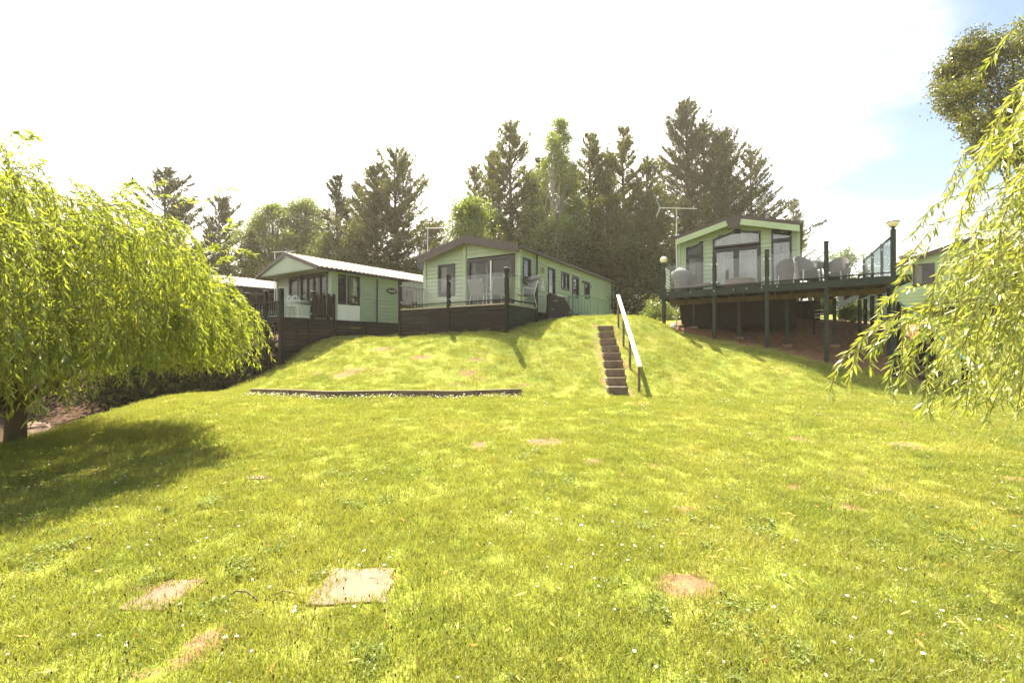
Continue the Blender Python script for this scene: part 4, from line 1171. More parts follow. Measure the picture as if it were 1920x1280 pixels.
c = MB(); c.bar((p[0] - .4, p[1] + .3, p[2] + .22), (p[0] + .5, p[1] - .4, p[2] + .30), .5, .05); mk('seat', c, M['wicker_brown'], stl)
c = MB(); c.bar((p[0] - .4, p[1] + .3, p[2] + .24), (p[0] - .6, p[1] + .45, p[2] + .62), .5, .04); mk('backrest', c, M['cloth_grey'], stl)
for (x, y) in ((-.3, .1), (.35, -.45), (-.1, .4), (.5, -.2)):
    c = MB(); c.tube([(p[0] + x, p[1] + y, p[2]), (p[0] + x * .9, p[1] + y * .9, p[2] + .26)], .015, 6); mk('leg', c, M['metal'], stl)

# middle deck chairs
def sling_chair(base, rz, label, group, head=False):
    root = empty('garden_chair', base, label, 'chair', group)
    ca, sa = math.cos(rz), math.sin(rz)
    L = lambda x, y, z: np.array((base[0] + x * ca - y * sa, base[1] + x * sa + y * ca, base[2] + z))
    w = .25
    def sheet(p, q, t):
        c = MB(); (y0, z0), (y1, z1) = p, q
        c.hexa([L(-w, y0, z0), L(w, y0, z0), L(w, y1, z1), L(-w, y1, z1), L(-w, y0 + .0, z0 + t), L(w, y0, z0 + t), L(w, y1 + t * .5, z1 + t), L(-w, y1 + t * .5, z1 + t)]); return c
    mk('seat', sheet((-.22, .42), (.22, .38), .05), M['cloth_grey'], root)
    c = MB(); c.hexa([L(-w, .20, .42), L(w, .20, .42), L(w, .24, .42), L(-w, .24, .42), L(-w, .34, .92), L(w, .34, .92), L(w, .38, .92), L(-w, .38, .92)])
    mk('backrest', c, M['cloth_grey'], root, bevel=.01)
    for sx in (-1, 1):
        c = MB(); c.tube([L(sx * .27, -.24, 0), L(sx * .27, -.22, .62), L(sx * .27, .26, .62)], .014, 6); mk('arm', c, M['metal'], root)
        c = MB(); c.tube([L(sx * .27, .30, 0), L(sx * .27, .20, .42), L(sx * .27, .36, .94)], .014, 6); mk('leg', c, M['metal'], root)
    if head:
        c = MB(); c.tube([L(-.30, .36, 1.0), L(.30, .36, 1.0)], .085, 14); mk('head_roll', c, M['cloth_grey'], root, smooth=True)
        c = MB(); c.bar(L(0, .36, .55), L(0, .36, .95), .10, .04); mk('spine', c, M['wicker'], root)
    return root
def at2(px, D): return ((px - 960) / FPX * D, D, zd - .02)
g2_ = 'grey chairs on the middle deck'
sling_chair(at2(901, 15.75), R(150), 'grey garden chair left of the sliding door frame on the middle deck', g2_)
sling_chair(at2(931, 15.3), R(205), 'grey garden chair right of the sliding door frame on the middle deck', g2_)
sling_chair(at2(984, 15.5), R(-60), 'grey reclining chair with round head roll at the right corner of the middle deck', g2_, True)
# left deck: small white table and chairs
def at1(px, D): return ((px - 960) / FPX * D, D, zd1)
p = at1(556, 16.6); wt_ = empty('garden_table', p, 'round white topped patio table on the left deck', 'table')
c = MB(); c.tube([(p[0], p[1], p[2] + .60), (p[0], p[1], p[2] + .63)], .42, 20); mk('tabletop', c, M['white'], wt_)
for k in range(4):
    t = k * math.pi / 2; c = MB(); c.tube([(p[0] + .3 * math.cos(t), p[1] + .3 * math.sin(t), p[2]), (p[0] + .2 * math.cos(t), p[1] + .2 * math.sin(t), p[2] + .6)], .015, 6); mk('leg', c, M['white'], wt_)
p = at1(569, 16.3); bx = empty('storage_box', p, 'white storage box beside the round table on the left deck', 'box')
c = MB(); c.box((p[0], p[1], p[2] + .21), .32, .3, .42, f1.rz); mk('body', c, M['white'], bx, bevel=.015)
c = MB(); c.box((p[0], p[1], p[2] + .435), .35, .33, .03, f1.rz); mk('lid', c, M['white'], bx)
for (px, D, rz_, lb) in ((537, 16.2, 1.2, 'white metal patio chair by the corner post of the left deck'), (551, 15.9, 3.3, 'white metal patio chair in front of the round table on the left deck')):
    p = at1(px, D); ch = empty('patio_chair', p, lb, 'chair', 'white patio chairs on the left deck')
    ca, sa = math.cos(rz_), math.sin(rz_)
    L = lambda x, y, z: (p[0] + x * ca - y * sa, p[1] + x * sa + y * ca, p[2] + z)
    c = MB(); c.tube([L(0, 0, .38), L(0, 0, .41)], .18, 14); mk('seat', c, M['white'], ch)
    for (x, y) in ((.14, .14), (-.14, .14), (.14, -.14), (-.14, -.14)):
        c = MB(); c.tube([L(x * 1.2, y * 1.2, 0), L(x, y, .39)], .011, 6); mk('leg', c, M['white'], ch)
    c = MB()
    arc = [(math.cos(t) * .17, -.16, .42 + math.sin(t) * .36) for t in np.linspace(0, math.pi, 9)]
    c.tube([L(*a_) for a_ in arc], .012, 6)
    for x in (-.09, -.03, .03, .09): c.tube([L(x, -.16, .41), L(x, -.16, .41 + .36 * math.sqrt(max(0.05, 1 - (x / .17) ** 2)))], .008, 5)
    mk('backrest', c, M['white'], ch)

# covered barbecue beside the middle caravan
bD = 16.35
pts = [(1021, 611), (1026, 552), (1031, 548), (1058, 556), (1061, 562), (1066, 571), (1073, 584), (1071, 611)]
bq = empty('covered_barbecue', tuple(W(1046, 611, bD)), 'large barbecue under a black weather cover beside the middle caravan', 'barbecue')
c = MB(); ringf = [W(px, py, bD - .1) for px, py in pts]
cen = np.mean(ringf, 0)
dirv = np.array([f2.v[0] * 0.15, f2.v[1] * .75, 0])
def scale_ring(r_, k): return [cen + (p - cen) * k for p in r_]
r0 = scale_ring(ringf, .90); r1 = [p + dirv * .12 for p in ringf]; r2 = [p + dirv * .75 for p in ringf]; r3 = [p + dirv * .9 for p in scale_ring(ringf, .9)]
rings = [r0, r1, r2, r3]; n_ = len(ringf); vs = [tuple(p) for r_ in rings for p in r_]; fs = [tuple(range(n_ - 1, -1, -1)), tuple(range(3 * n_, 4 * n_))]
for i in range(3):
    for k in range(n_): fs.append((i * n_ + k, i * n_ + (k + 1) % n_, (i + 1) * n_ + (k + 1) % n_, (i + 1) * n_ + k))
c.add(vs, fs)
o = mk('cover', c, M['cover'], bq, smooth=True)
sm_ = o.modifiers.new('sub', 'SUBSURF'); sm_.levels = 3; sm_.render_levels = 3; sm_.subdivision_type = 'SIMPLE'
tx = bpy.data.textures.new('creases', 'CLOUDS'); tx.noise_scale = .22
dm = o.modifiers.new('creases', 'DISPLACE'); dm.texture = tx; dm.strength = .09; dm.mid_level = .5
for (a, b_) in (((1038, 563.5), (1045.5, 564.5)), ((1034, 579.5), (1039, 580)), ((1067.5, 583), (1068.5, 588)), ((1030, 596.5), (1036, 597))):
    c = MB(); c.bar(W(*a, bD - .24), W(*b_, bD - .24), .01, .035); mk('label_patch', c, M['cloth_grey'], bq)

# entrance steps of the middle caravan
es = empty('entrance_steps', f2.w(W2 + .6, sd(1080), hz(*f2.w(W2 + .6, sd(1080), 0)[:2])), 'grey green caravan entrance steps with balustrade, right of the covered barbecue', 'steps')
sA, sB = sd(1067), sd(1104)
sD = f2.side(1078, HZ, W2)[0]
o_ = 1.05
def E(x, s, z): return f2.w(W2 + x, s, z)
sx0 = f2.side(1076, HZ, W2 + o_)[0] if False else 4.1
corners = []
sN = f2.side(1055, HZ, W2 + o_)[0]; 
s_near = sd(1066) - .1; s_far = s_near + 1.9
zp = 2.78
c = MB(); c.hexa([E(.05, s_near, zp - .1), E(o_, s_near, zp - .1), E(o_, s_far, zp - .1), E(.05, s_far, zp - .1), E(.05, s_near, zp), E(o_, s_near, zp), E(o_, s_far, zp), E(.05, s_far, zp)])
mk('platform', c, M['grey_blue'], es)
zt_ = zp + .82
for (x, s) in ((.08, s_near), (o_, s_near), (o_, s_far), (o_, (s_near + s_far) / 2)):
    p = E(x, s, 0); c = MB(); c.box((p[0], p[1], (zt_ + 1.9) / 2), .07, .07, zt_ - 1.9, f2.rz); mk('post', c, M['grey_green'], es)
for (x0, s0_, x1, s1_) in ((.08, s_near, o_, s_near), (o_, s_near, o_, s_far)):
    c = MB(); c.bar(E(x0, s0_, zt_), E(x1, s1_, zt_), .07, .05); mk('handrail', c, M['grey_green'], es)
    c = MB(); c.bar(E(x0, s0_, zp + .1), E(x1, s1_, zp + .1), .05, .04); mk('bottom_rail', c, M['grey_green'], es)
    spindles(es, E(x0, s0_, 0), E(x1, s1_, 0), zp + .1, zt_, 'grey_green', 6 if x0 < .5 else 11, .03)
c = MB(); c.bar(E(.08, s_near, zp - .2), E(o_, s_near, zp - .2), .03, .16); mk('riser_board', c, M['grey_blue'], es)
for k in range(3):
    s = s_far + .05 + .26 * k; z = zp - .19 * (k + 1)
    c = MB(); c.hexa([E(.15, s, z - .05), E(o_, s, z - .05), E(o_, s + .27, z - .05), E(.15, s + .27, z - .05), E(.15, s, z), E(o_, s, z), E(o_, s + .27, z), E(.15, s + .27, z)]); mk('tread', c, M['grey_blue'], es)
c = MB(); c.bar(E(o_, s_far, zt_), E(o_, s_far + .85, zt_ - .6), .06, .05); mk('handrail', c, M['grey_green'], es)
for k in (1, 2, 3):
    s = s_far + .27 * k; p = E(o_, s, 0); zt2 = zt_ - .6 * (.27 * k / .85)
    c = MB(); c.box((p[0], p[1], (zt2 + 1.9) / 2), .045, .045, zt2 - 1.9, f2.rz); mk('post', c, M['grey_green'], es)

# right wooden stairs down from the tall deck
rs = empty('timber_stairs', tuple(W(1730, 716, 12.0)), 'brown timber stairs coming down from the right deck behind the willow fronds', 'stairs')
top_, bot_ = W(1700, 640, 13.9), W(1732, 716, 12.0)
sdv = (bot_ - top_)[:2]; sdv = sdv / np.linalg.norm(sdv); acr = np.array([-sdv[1], sdv[0]]); acr = acr if acr[0] > 0 else -acr
for i in range(7):
    t = i / 6; p = lerp(top_, bot_, t)
    a, b_ = p[:2] - acr * .42, p[:2] + acr * .42
    c = MB(); c.bar(v3(a, p[2]), v3(b_, p[2]), .27, .05); mk('tread', c, M['step_wood'], rs, bevel=.005)
    c = MB(); c.bar(v3(a - sdv * .12, p[2] - .12), v3(b_ - sdv * .12, p[2] - .12), .02, .19); mk('riser', c, M['step_wood'], rs)
for sgn in (-1, 1):
    c = MB(); c.bar(v3(top_[:2] + acr * .45 * sgn, top_[2] - .02), v3(bot_[:2] + acr * .45 * sgn + sdv * .1, bot_[2] - .02), .04, .24); mk('stringer', c, M['step_wood'], rs)
prs = [(1684, 566, 640, 13.4), (1729, 597, 660, 12.9), (1748, 617, 684, 12.5), (1809, 674, 732, 11.7)]
tops_ = []
for (px, yt, yb, D) in prs:
    t_ = W(px, yt, D); g = hz(t_[0], D) - .2
    c = MB(); c.box((t_[0], D, (t_[2] + g) / 2), .10, .10, t_[2] - g, .3); mk('post', c, M['black_wood'], rs); tops_.append(t_)
for i in range(3):
    c = MB(); c.bar(tops_[i], tops_[i + 1], .08, .05); mk('handrail', c, M['teal'], rs)

# small things: white marker, aerials, dish
p = W(1263, 599, 16.6); z = hz(p[0], p[1]); c = MB(); c.ball((p[0], p[1], z + .10), .11, 12); tag(mk('garden_ball', c, M['white'], smooth=True), 'small white ball on the bare earth beside the right deck', 'ball')
p = W(1277, 602, 16.9); z = hz(p[0], p[1]); c = MB(); c.ball((p[0], p[1], z + .04), .12, 9, .6); tag(mk('pale_stone', c, M['slab']), 'pale stone on the bare earth right of the white ball', 'stone')
def aerial(base, ztop, boom, label, els=8, size=.16, refl=True):
    root = empty('television_aerial', base, label, 'aerial', 'television aerials on poles')
    c = MB(); c.tube([base, (base[0], base[1], ztop)], .022, 8); mk('pole', c, M['metal'], root)
    a, b_ = np.array((*boom[0],)), np.array((*boom[1],))
    c = MB(); c.tube([a, b_], .014, 6); bm = mk('boom', c, M['metal'], root)
    d_ = (b_ - a) / np.linalg.norm(b_ - a); n_ = np.array([-d_[1], d_[0], 0])
    for i in range(els):
        p = a + (b_ - a) * (.25 + .75 * i / (els - 1)); c = MB()
        c.tube([p - n_ * size - np.array([0, 0, .03]), p + n_ * size + np.array([0, 0, .03])], .007, 5); mk('element', c, M['metal'], bm)
    if refl:
        for sg in (-1, 1):
            c = MB(); c.bar(a + d_ * .06, a - d_ * .08 + np.array([0, 0, .33 * sg]), .30, .012); mk('reflector', c, M['metal'], bm)
b3 = W(1269, 455, 16.9)
aerial((b3[0], b3[1], hz(b3[0], b3[1])), W(1267, 389, 16.9)[2], (W(1235, 389.5, 16.9), W(1307, 391, 16.5)), 'tall television aerial beside the right caravan', 12, .12)
b1 = W(515, 505, 18.9)
aerial((b1[0], b1[1], hz(b1[0], b1[1])), W(513, 471, 18.9)[2], (W(509, 472.5, 18.9), W(552, 471, 18.6)), 'television aerial above the left end of the left caravan roof', 8, .05, False)
b2 = W(802, 470, 20.5)
aerial((b2[0], b2[1], hz(b2[0], b2[1])), W(800, 426, 20.5)[2], (W(798, 428, 20.5), W(838, 427, 20.0)), 'television aerial between the left and middle caravans', 8, .05, False)
p = W(793, 494, 19.8); ds = empty('satellite_dish', (p[0], p[1], hz(p[0], p[1])), 'dark satellite dish by the left eave of the middle caravan', 'satellite dish')
c = MB(); rr = []
for (r_, o2) in ((.02, .07), (.15, .05), (.29, 0.0), (.30, -.01)):
    rr.append([(p[0] + r_ * math.cos(t), p[1] + o2, p[2] + r_ * math.sin(t)) for t in np.linspace(0, 2 * math.pi, 20, endpoint=False)])
vs = [q_ for r_ in rr for q_ in r_]; fs = [tuple(range(20))]
for i in range(3):
    for k in range(20): fs.append((i * 20 + k, i * 20 + (k + 1) % 20, (i + 1) * 20 + (k + 1) % 20, (i + 1) * 20 + k))
c.add(vs, fs); mk('dish', c, M['wicker'], ds, smooth=True)
c = MB(); c.tube([(p[0], p[1] + .1, p[2]), (p[0], p[1] + .1, hz(p[0], p[1]))], .02, 6); mk('pole', c, M['metal'], ds)
c = MB(); c.tube([(p[0], p[1] + .05, p[2] - .28), (p[0], p[1] - .3, p[2] - .05)], .012, 6); mk('arm', c, M['metal'], ds)

# rocks and driftwood on the stream bank
for (px, py, D, r_, lb) in ((40, 800, 9.2, .28, 'grey brown rock at the stream edge nearest the lawn'), (110, 785, 11.0, .40, 'long flat rock in the stream under the big willow'),
                            (70, 770, 12.8, .30, 'reddish rock on the far bank of the stream'), (150, 768, 12.0, .25, 'small dark rock below the willow hem')):
    x = (px - 960) / FPX * D; z = hz(x, D)
    c = MB(); c.ball((x, D, max(z, -.72) + .04), r_, 12, .4)
    c.v = [(vx + random.uniform(-.05, .05), vy + random.uniform(-.05, .05), vz + random.uniform(-.03, .03)) for vx, vy, vz in c.v]
    tag(mk('rock', c, M['rock']), lb, 'rock', 'rocks by the stream')
for (a, b_, lb) in (((-7.25, 5.9, .05), (-8.9, 7.0, -.1), 'bleached fallen branch on the lawn edge at far left'), ((-7.4, 6.1, .02), (-8.6, 6.4, -.2), 'dark fallen branch on the lawn edge at far left')):
    c = MB(); m_ = [np.array(a) + (np.array(b_) - np.array(a)) * t + np.array([0, .05 * math.sin(t * 7), .03]) for t in np.linspace(0, 1, 7)]
    for q_ in m_: q_[2] = hz(q_[0], q_[1]) + .05
    c.tube(m_, [.04, .045, .05, .045, .04, .03, .015], 7); tag(mk('fallen_branch', c, M['slab_pink' if 'bleached' in lb else 'bark'], smooth=True), lb, 'branch')

# ------------------------------------------------------------------ vegetation
def unit(a): return a / (np.linalg.norm(a, axis=-1, keepdims=True) + 1e-9)
def rvec(n_): return unit(rng.normal(size=(n_, 3)))
def diamonds(c, d, ln, wd, mid=.45):
    """leaf shaped quads: c base, d direction, ln length, wd width"""
    n_ = len(c); d = unit(d); s = unit(np.cross(d, rvec(n_)))
    ln = np.asarray(ln).reshape(-1, 1) * np.ones((n_, 1)); wd = np.asarray(wd).reshape(-1, 1) * np.ones((n_, 1))
    v = np.empty((n_, 4, 3))
    v[:, 0] = c; v[:, 1] = c + d * ln * mid + s * wd / 2; v[:, 2] = c + d * ln; v[:, 3] = c + d * ln * mid - s * wd / 2
    return v.reshape(-1, 3)

def trunk_obj(root, pts, rad, m_='bark', name='trunk'):
    c = MB(); c.tube(pts, rad, 9); return mk(name, c, M[m_], root, smooth=True)

def limbs_obj(root, segs, m_):
    c = MB()
    for (a, b_, r0, r1) in segs: 
        mid = (np.array(a) + np.array(b_)) / 2 + rng.normal(size=3) * .04 * np.linalg.norm(np.array(b_) - np.array(a))
        c.tube([a, mid, b_], [r0, (r0 + r1) / 2, r1], 5, cap=False)
    o = mk('branches', c, M[m_], root, smooth=True); o['kind'] = 'stuff'; return o

def pine(px, ytop, halfw, D, label, mt='needle', dens=1.0, zlow=.12, lean=0.0, open_=1.0):
    x = (px - 960) / FPX * D; g = hz(x, D); top = W(px, ytop, D)[2]; H = top - g; Rc = halfw / FPX * D * 1.8
    root = empty('pine_tree', (x, D, g), label, 'pine tree', 'pine trees behind the caravans')
    tp = [(x + lean * t * H + .1 * math.sin(t * 5), D, g - .3 + t * (H + .2)) for t in np.linspace(0, 1, 8)]
    trunk_obj(root, tp, [.22 * (1 - t) ** .8 * (H / 13) + .015 for t in np.linspace(0, 1, 8)])
    C, Dr, Ln = [], [], []; segs = []
    nl = int(21 * H / 12)
    def brush(p, d, L, n_, fl=.55):
        """a shoot: needles along p -> p + d L, leaning forward"""
        m_ = len(p); t = rng.uniform(.05, 1.0, (m_, n_))
        cc = p[:, None, :] + d[:, None, :] * (L[:, None] * t)[..., None]
        dd = d[:, None, :] * fl + rvec(m_ * n_).reshape(m_, n_, 3) * .55
        C.append(cc.reshape(-1, 3)); Dr.append(dd.reshape(-1, 3)); Ln.append(rng.uniform(.09, .19, m_ * n_))
    for i in range(nl):
        f = zlow + (1 - zlow) * ((i + .5) / nl) ** .95
        env = (1 - f) ** .62 * (1.15 if f > .35 else .80 + f) + .05
        lev = rng.uniform(.8, 1.15)
        for k in range(rng.integers(5, 8)):
            if rng.random() < .12 * open_: continue
            a = rng.uniform(0, 2 * math.pi); L = Rc * env * lev * rng.uniform(.6, 1.1) * (1.25 if rng.random() < .12 else 1)
            up = .12 + 1.15 * f ** 1.6 + rng.uniform(-.12, .15)
            d0 = np.array([math.cos(a), math.sin(a), up]); d0 /= np.linalg.norm(d0)
            p0 = np.array([x + lean * f * H, D, g + H * f * (1 - .06 * env) + rng.uniform(-.1, .1)])
            segs.append((p0, p0 + d0 * L, .03 + .01 * L, .006))
            m_ = int((8 + 11 * L) * dens)
            t = rng.uniform(.15, 1.0, m_) ** .8
            sgn = np.where(rng.random(m_) < .5, -1, 1)[:, None]
            lat = np.cross(d0, [0, 0, 1.0]); lat /= np.linalg.norm(lat)
            dd = unit(d0 * .75 + lat * sgn * rng.uniform(.3, 1.1, (m_, 1)) + np.array([0, 0, 1]) * rng.uniform(-.05, .75, (m_, 1)))
            pp = p0 + d0 * L * t[:, None] + np.array([0, 0, 1]) * (.10 * L * t ** 2)[:, None]
            Lt = rng.uniform(.28, .60, m_) * (.55 + .45 * min(1.0, L)) * (1.25 - .5 * t)
            brush(pp, dd, Lt, 9)
    # leading shoots
    m_ = 9; hh = rng.uniform(.90, .985, m_)
    pp = np.stack([x + lean * H + rng.normal(size=m_) * .10, D + rng.normal(size=m_) * .10, g + H * hh - .1], 1)
    brush(pp, unit(np.stack([rng.normal(size=m_) * .35, rng.normal(size=m_) * .35, np.ones(m_)], 1)), rng.uniform(.3, .6, m_), 16, .9)
    limbs_obj(root, segs, 'bark')
    C, Dr, Ln = np.concatenate(C), np.concatenate(Dr), np.concatenate(Ln)
    np_mesh('crown', diamonds(C, Dr, Ln, rng.uniform(.050, .086, len(C))), 4, [M[mt]], root)
    return root

def broad(name, cat, label, group, x, D, g, H, clusters, mt, leaf=.11, per=95, spread=.42, bark='bark', tr=.14, base_h=.3, up=.1):
    """clusters: list of (cx, cy, cz, r) world blobs the crown is made of"""
    root = empty(name, (x, D, g), label, cat, group)
    trunk_obj(root, [(x + .08 * math.sin(i * 1.3), D, g - .3 + (H * .75 + .3) * i / 6) for i in range(7)], [tr * (1 - i / 7.5) for i in range(7)], bark)
    C, Dr = [], []; segs = []
    for (cx, cy, cz, r_) in clusters:
        ctr = np.array([cx, cy, cz])
        hb = g + max(.3, (cz - g) * rng.uniform(.4, .75)); hb = min(hb, g + H * .7)
        segs.append((np.array([x, D, hb]), ctr, tr * .35, .012))
        nsub = max(5, int(16 * r_ ** 1.6))
        for k in range(nsub):
            dd = rvec(1)[0] * r_ * rng.uniform(.35, 1.08); dd[2] *= .85
            sc = ctr + dd
            if rng.random() < .5: segs.append((ctr, sc, .014, .004))
            n_ = int(per * rng.uniform(.5, 1.2))
            C.append(sc + rng.normal(size=(n_, 3)) * spread * .5 * min(1, r_)); Dr.append(rvec(n_) + np.array([0, 0, up]))
    C, Dr = np.concatenate(C), np.concatenate(Dr)
    limbs_obj(root, segs, bark)
    np_mesh('crown', diamonds(C, Dr, rng.uniform(leaf * .7, leaf * 1.3, len(C)), rng.uniform(leaf * .45, leaf * .75, len(C))), 4, [M[mt]], root)
    return root

def blobs(px, ytop, ybot, halfw, D, n_, rmin=.5, rmax=1.0, shape=1.0, depth=None):
    """scatter blobs in a crown envelope given in metres derived from its place"""
    x = (px - 960) / FPX * D; z1 = W(px, ytop, D)[2]; z0 = W(px, ybot, D)[2]; Rw = halfw / FPX * D
    out = []
    for i in range(n_):
        f = rng.random() ** .85
        z = z0 + (z1 - z0) * f
        e = math.sqrt(max(.02, 1 - (2 * abs(f - .42)) ** 2 * .8)) if shape == 1 else (1 - f) ** .6 * .9 + .1
        r_ = rng.uniform(rmin, rmax) * (1.0 if f < .8 else .7)
        a = rng.uniform(0, 2 * math.pi); q_ = math.sqrt(rng.random()) * max(.05, Rw * e - r_ * .6)
        out.append((x + q_ * math.cos(a), D + q_ * math.sin(a) * .8, min(z, z1 - r_ * .7), r_))
    return out

# pines left to right
pine(310, 330, 62, 31, 'dark pine standing highest above the big willow at left', 'needle_dark', 1.0)
pine(412, 377, 48, 33, 'shorter dark pine between the willow and the pale round trees', 'needle_dark', 1.0)
pine(632, 333, 34, 31, 'slim spiky pine right of the pale round trees', 'needle_dark', .8)
pine(704, 322, 62, 30, 'broad olive pine behind the left caravan roof, left one of the close pair', 'needle', 1.1)
pine(742, 292, 66, 29.5, 'broad olive pine behind the left caravan roof, right and taller one of the close pair', 'needle', 1.1)
pine(892, 312, 34, 31, 'thin sparse pine left of the tall centre group', 'needle', .6, .3, 0, 2.2)
pine(958, 240, 66, 29, 'tall olive pine just left of the light green birch', 'needle', 1.1)
pine(1108, 256, 46, 29, 'narrow pine just right of the light green birch', 'needle', 1.0)
pine(1170, 246, 48, 30, 'narrow pine in the gap between the birch and the big dark pine', 'needle', 1.0)
pine(1290, 196, 70, 36, 'tallest dark pine left of the right caravan', 'needle_dark', 1.7)
pine(1352, 258, 84, 35, 'wide dark pine right behind the roof of the right caravan', 'needle_dark', 1.35)
pine(1410, 285, 56, 40, 'thinning dark pine at the right end of the row', 'needle_dark', .8, .15, 0, 2.0)
pine(676, 352, 44, 32, 'olive pine between the slim pine and the close pair', 'needle', .9)
pine(926, 292, 46, 31.5, 'olive pine tucked left behind the tall pine beside the birch', 'needle', .9)
pine(1012, 300, 44, 31, 'dark pine showing through the left side of the birch', 'needle_dark', .9)
pine(1078, 322, 40, 31, 'dark pine showing through the right side of the birch', 'needle_dark', .9)
pine(1140, 292, 42, 31, 'olive pine in the gap between the two narrow pines', 'needle', .9)
pine(1216, 300, 48, 31, 'olive pine between the narrow pine and the tallest dark pine', 'needle', .9)
pine(1322, 236, 60, 38, 'dark pine close behind the right shoulder of the tallest pine', 'needle_dark', 1.0)
pine(1490, 378, 26, 48, 'small sparse pine peeping over the right caravan roof', 'needle', .6, .3, 0, 2.0)

def tree_b(px, ytop, ybot, hw, D, n_, label, mt, kind='deciduous_tree', cat='tree', group='leafy trees behind the caravans', shape=1, leaf=.12, per=70, rmax=1.1, bark='bark'):
    x = (px - 960) / FPX * D; g = hz(x, D); top = W(px, ytop, D)[2]
    return broad(kind, cat, label, group, x, D, g, top - g, blobs(px, ytop, ybot, hw, D, n_, .5, rmax, shape), mt, leaf, per, .55, bark)
tree_b(512, 384, 560, 80, 32, 64, 'pale green rounded tree behind the left caravan aerial', 'broad')
tree_b(572, 371, 560, 62, 33, 46, 'pale rounded tree between the aerial and the slim pine', 'broad')
tree_b(470, 430, 580, 34, 30, 16, 'grey green bushy tree at the right edge of the big willow', 'olive')
tree_b(815, 398, 560, 40, 31, 20, 'rounded olive tree in the gap behind the left caravan aerial pole', 'olive')
tree_b(880, 372, 480, 46, 22.5, 26, 'bright green tree reaching over the middle caravan roof', 'bright', rmax=.8)
tree_b(1036, 250, 580, 62, 27, 74, 'tall light green birch in the middle of the pine row', 'bright', 'birch_tree', 'birch tree', None, 1, .12, 56, .8, 'bark_pale')
tree_b(1052, 224, 560, 46, 28, 60, 'thinner birch with the highest tip in the middle of the pine row', 'bright', 'birch_tree', 'birch tree', None, 2, .12, 46, .75, 'bark_pale')
tree_b(1225, 340, 600, 40, 29, 26, 'sparse leafy tree in front of the tallest pine', 'olive')
tree_b(1140, 330, 590, 52, 27.5, 32, 'olive leafed tree below the narrow pines', 'olive')
tree_b(1590, 470, 540, 36, 26, 12, 'light green bush seen through the glass of the right deck', 'broad', 'garden_bush', 'bush', None, rmax=.7)
tree_b(1720, 470, 560, 40, 27, 12, 'dark green bush behind the far right caravan roof', 'olive', 'garden_bush', 'bush', None, rmax=.8)
tree_b(925, 395, 560, 46, 28, 24, 'mid green leafy tree under the pine left of the birch', 'broad')
tree_b(1000, 330, 560, 44, 28.5, 28, 'olive leafy tree close left behind the birch', 'olive')
tree_b(1075, 350, 560, 44, 28, 26, 'leafy green tree close right behind the birch', 'broad')
tree_b(1205, 385, 600, 46, 29.5, 28, 'dusky leafy tree beside the far end of the middle caravan', 'olive')
tree_b(610, 440, 570, 46, 30, 26, 'mid green tree between the pale round trees and the slim pine', 'broad')
tree_b(665, 425, 560, 40, 29, 22, 'olive tree between the slim pine and the close pair of pines', 'olive')
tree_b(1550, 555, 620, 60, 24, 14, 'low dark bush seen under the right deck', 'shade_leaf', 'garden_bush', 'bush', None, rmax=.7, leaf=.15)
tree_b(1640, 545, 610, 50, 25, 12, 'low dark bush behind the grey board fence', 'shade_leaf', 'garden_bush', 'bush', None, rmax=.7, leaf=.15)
# understorey that closes the wood
und = [(60, 560, 30), (150, 520, 30), (235, 470, 31), (330, 470, 31), (420, 490, 30), (500, 500, 28), (590, 500, 28), (680, 500, 27), (760, 500, 26.5), (850, 500, 27.5), (930, 480, 27.5), (1010, 480, 27),
       (1080, 480, 26), (1150, 470, 25.5), (1215, 480, 33), (1260, 490, 34), (1330, 470, 32), (1410, 470, 38)]
UNDL = ['by the left picture edge', 'behind the willow crown top', 'left of the highest left pine', 'below the highest left pine', 'below the shorter left pine', 'behind the left caravan aerial', 'below the pale round trees', 'below the slim spiky pine', 'below the close pair of pines', 'behind the satellite dish', 'below the bright green tree', 'behind the middle caravan ridge', 'below the birch', 'behind the far end of the middle caravan roof', 'right of the middle caravan', 'behind the globe lamp', 'behind the right caravan roof', 'below the last pine']
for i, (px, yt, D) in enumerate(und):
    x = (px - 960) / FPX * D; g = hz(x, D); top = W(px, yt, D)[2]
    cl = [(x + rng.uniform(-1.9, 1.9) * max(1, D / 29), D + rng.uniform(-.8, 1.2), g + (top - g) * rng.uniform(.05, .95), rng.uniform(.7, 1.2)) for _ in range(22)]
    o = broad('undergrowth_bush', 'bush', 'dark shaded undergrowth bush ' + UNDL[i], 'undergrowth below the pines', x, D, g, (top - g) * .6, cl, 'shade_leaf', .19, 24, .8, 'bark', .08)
# far left dark growth across the stream
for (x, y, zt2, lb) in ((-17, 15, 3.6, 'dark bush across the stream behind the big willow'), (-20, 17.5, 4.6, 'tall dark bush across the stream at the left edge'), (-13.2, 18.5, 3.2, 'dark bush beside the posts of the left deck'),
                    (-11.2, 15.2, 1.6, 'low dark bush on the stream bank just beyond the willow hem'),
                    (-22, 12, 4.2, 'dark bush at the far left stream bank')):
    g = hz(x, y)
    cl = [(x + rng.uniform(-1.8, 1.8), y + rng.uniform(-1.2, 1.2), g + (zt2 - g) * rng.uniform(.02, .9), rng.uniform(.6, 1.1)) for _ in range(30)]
    broad('undergrowth_bush', 'bush', lb, 'bushes along the stream', x, y, g, zt2 * .6, cl, 'shade_leaf', .15, 45, .7, 'bark', .08)
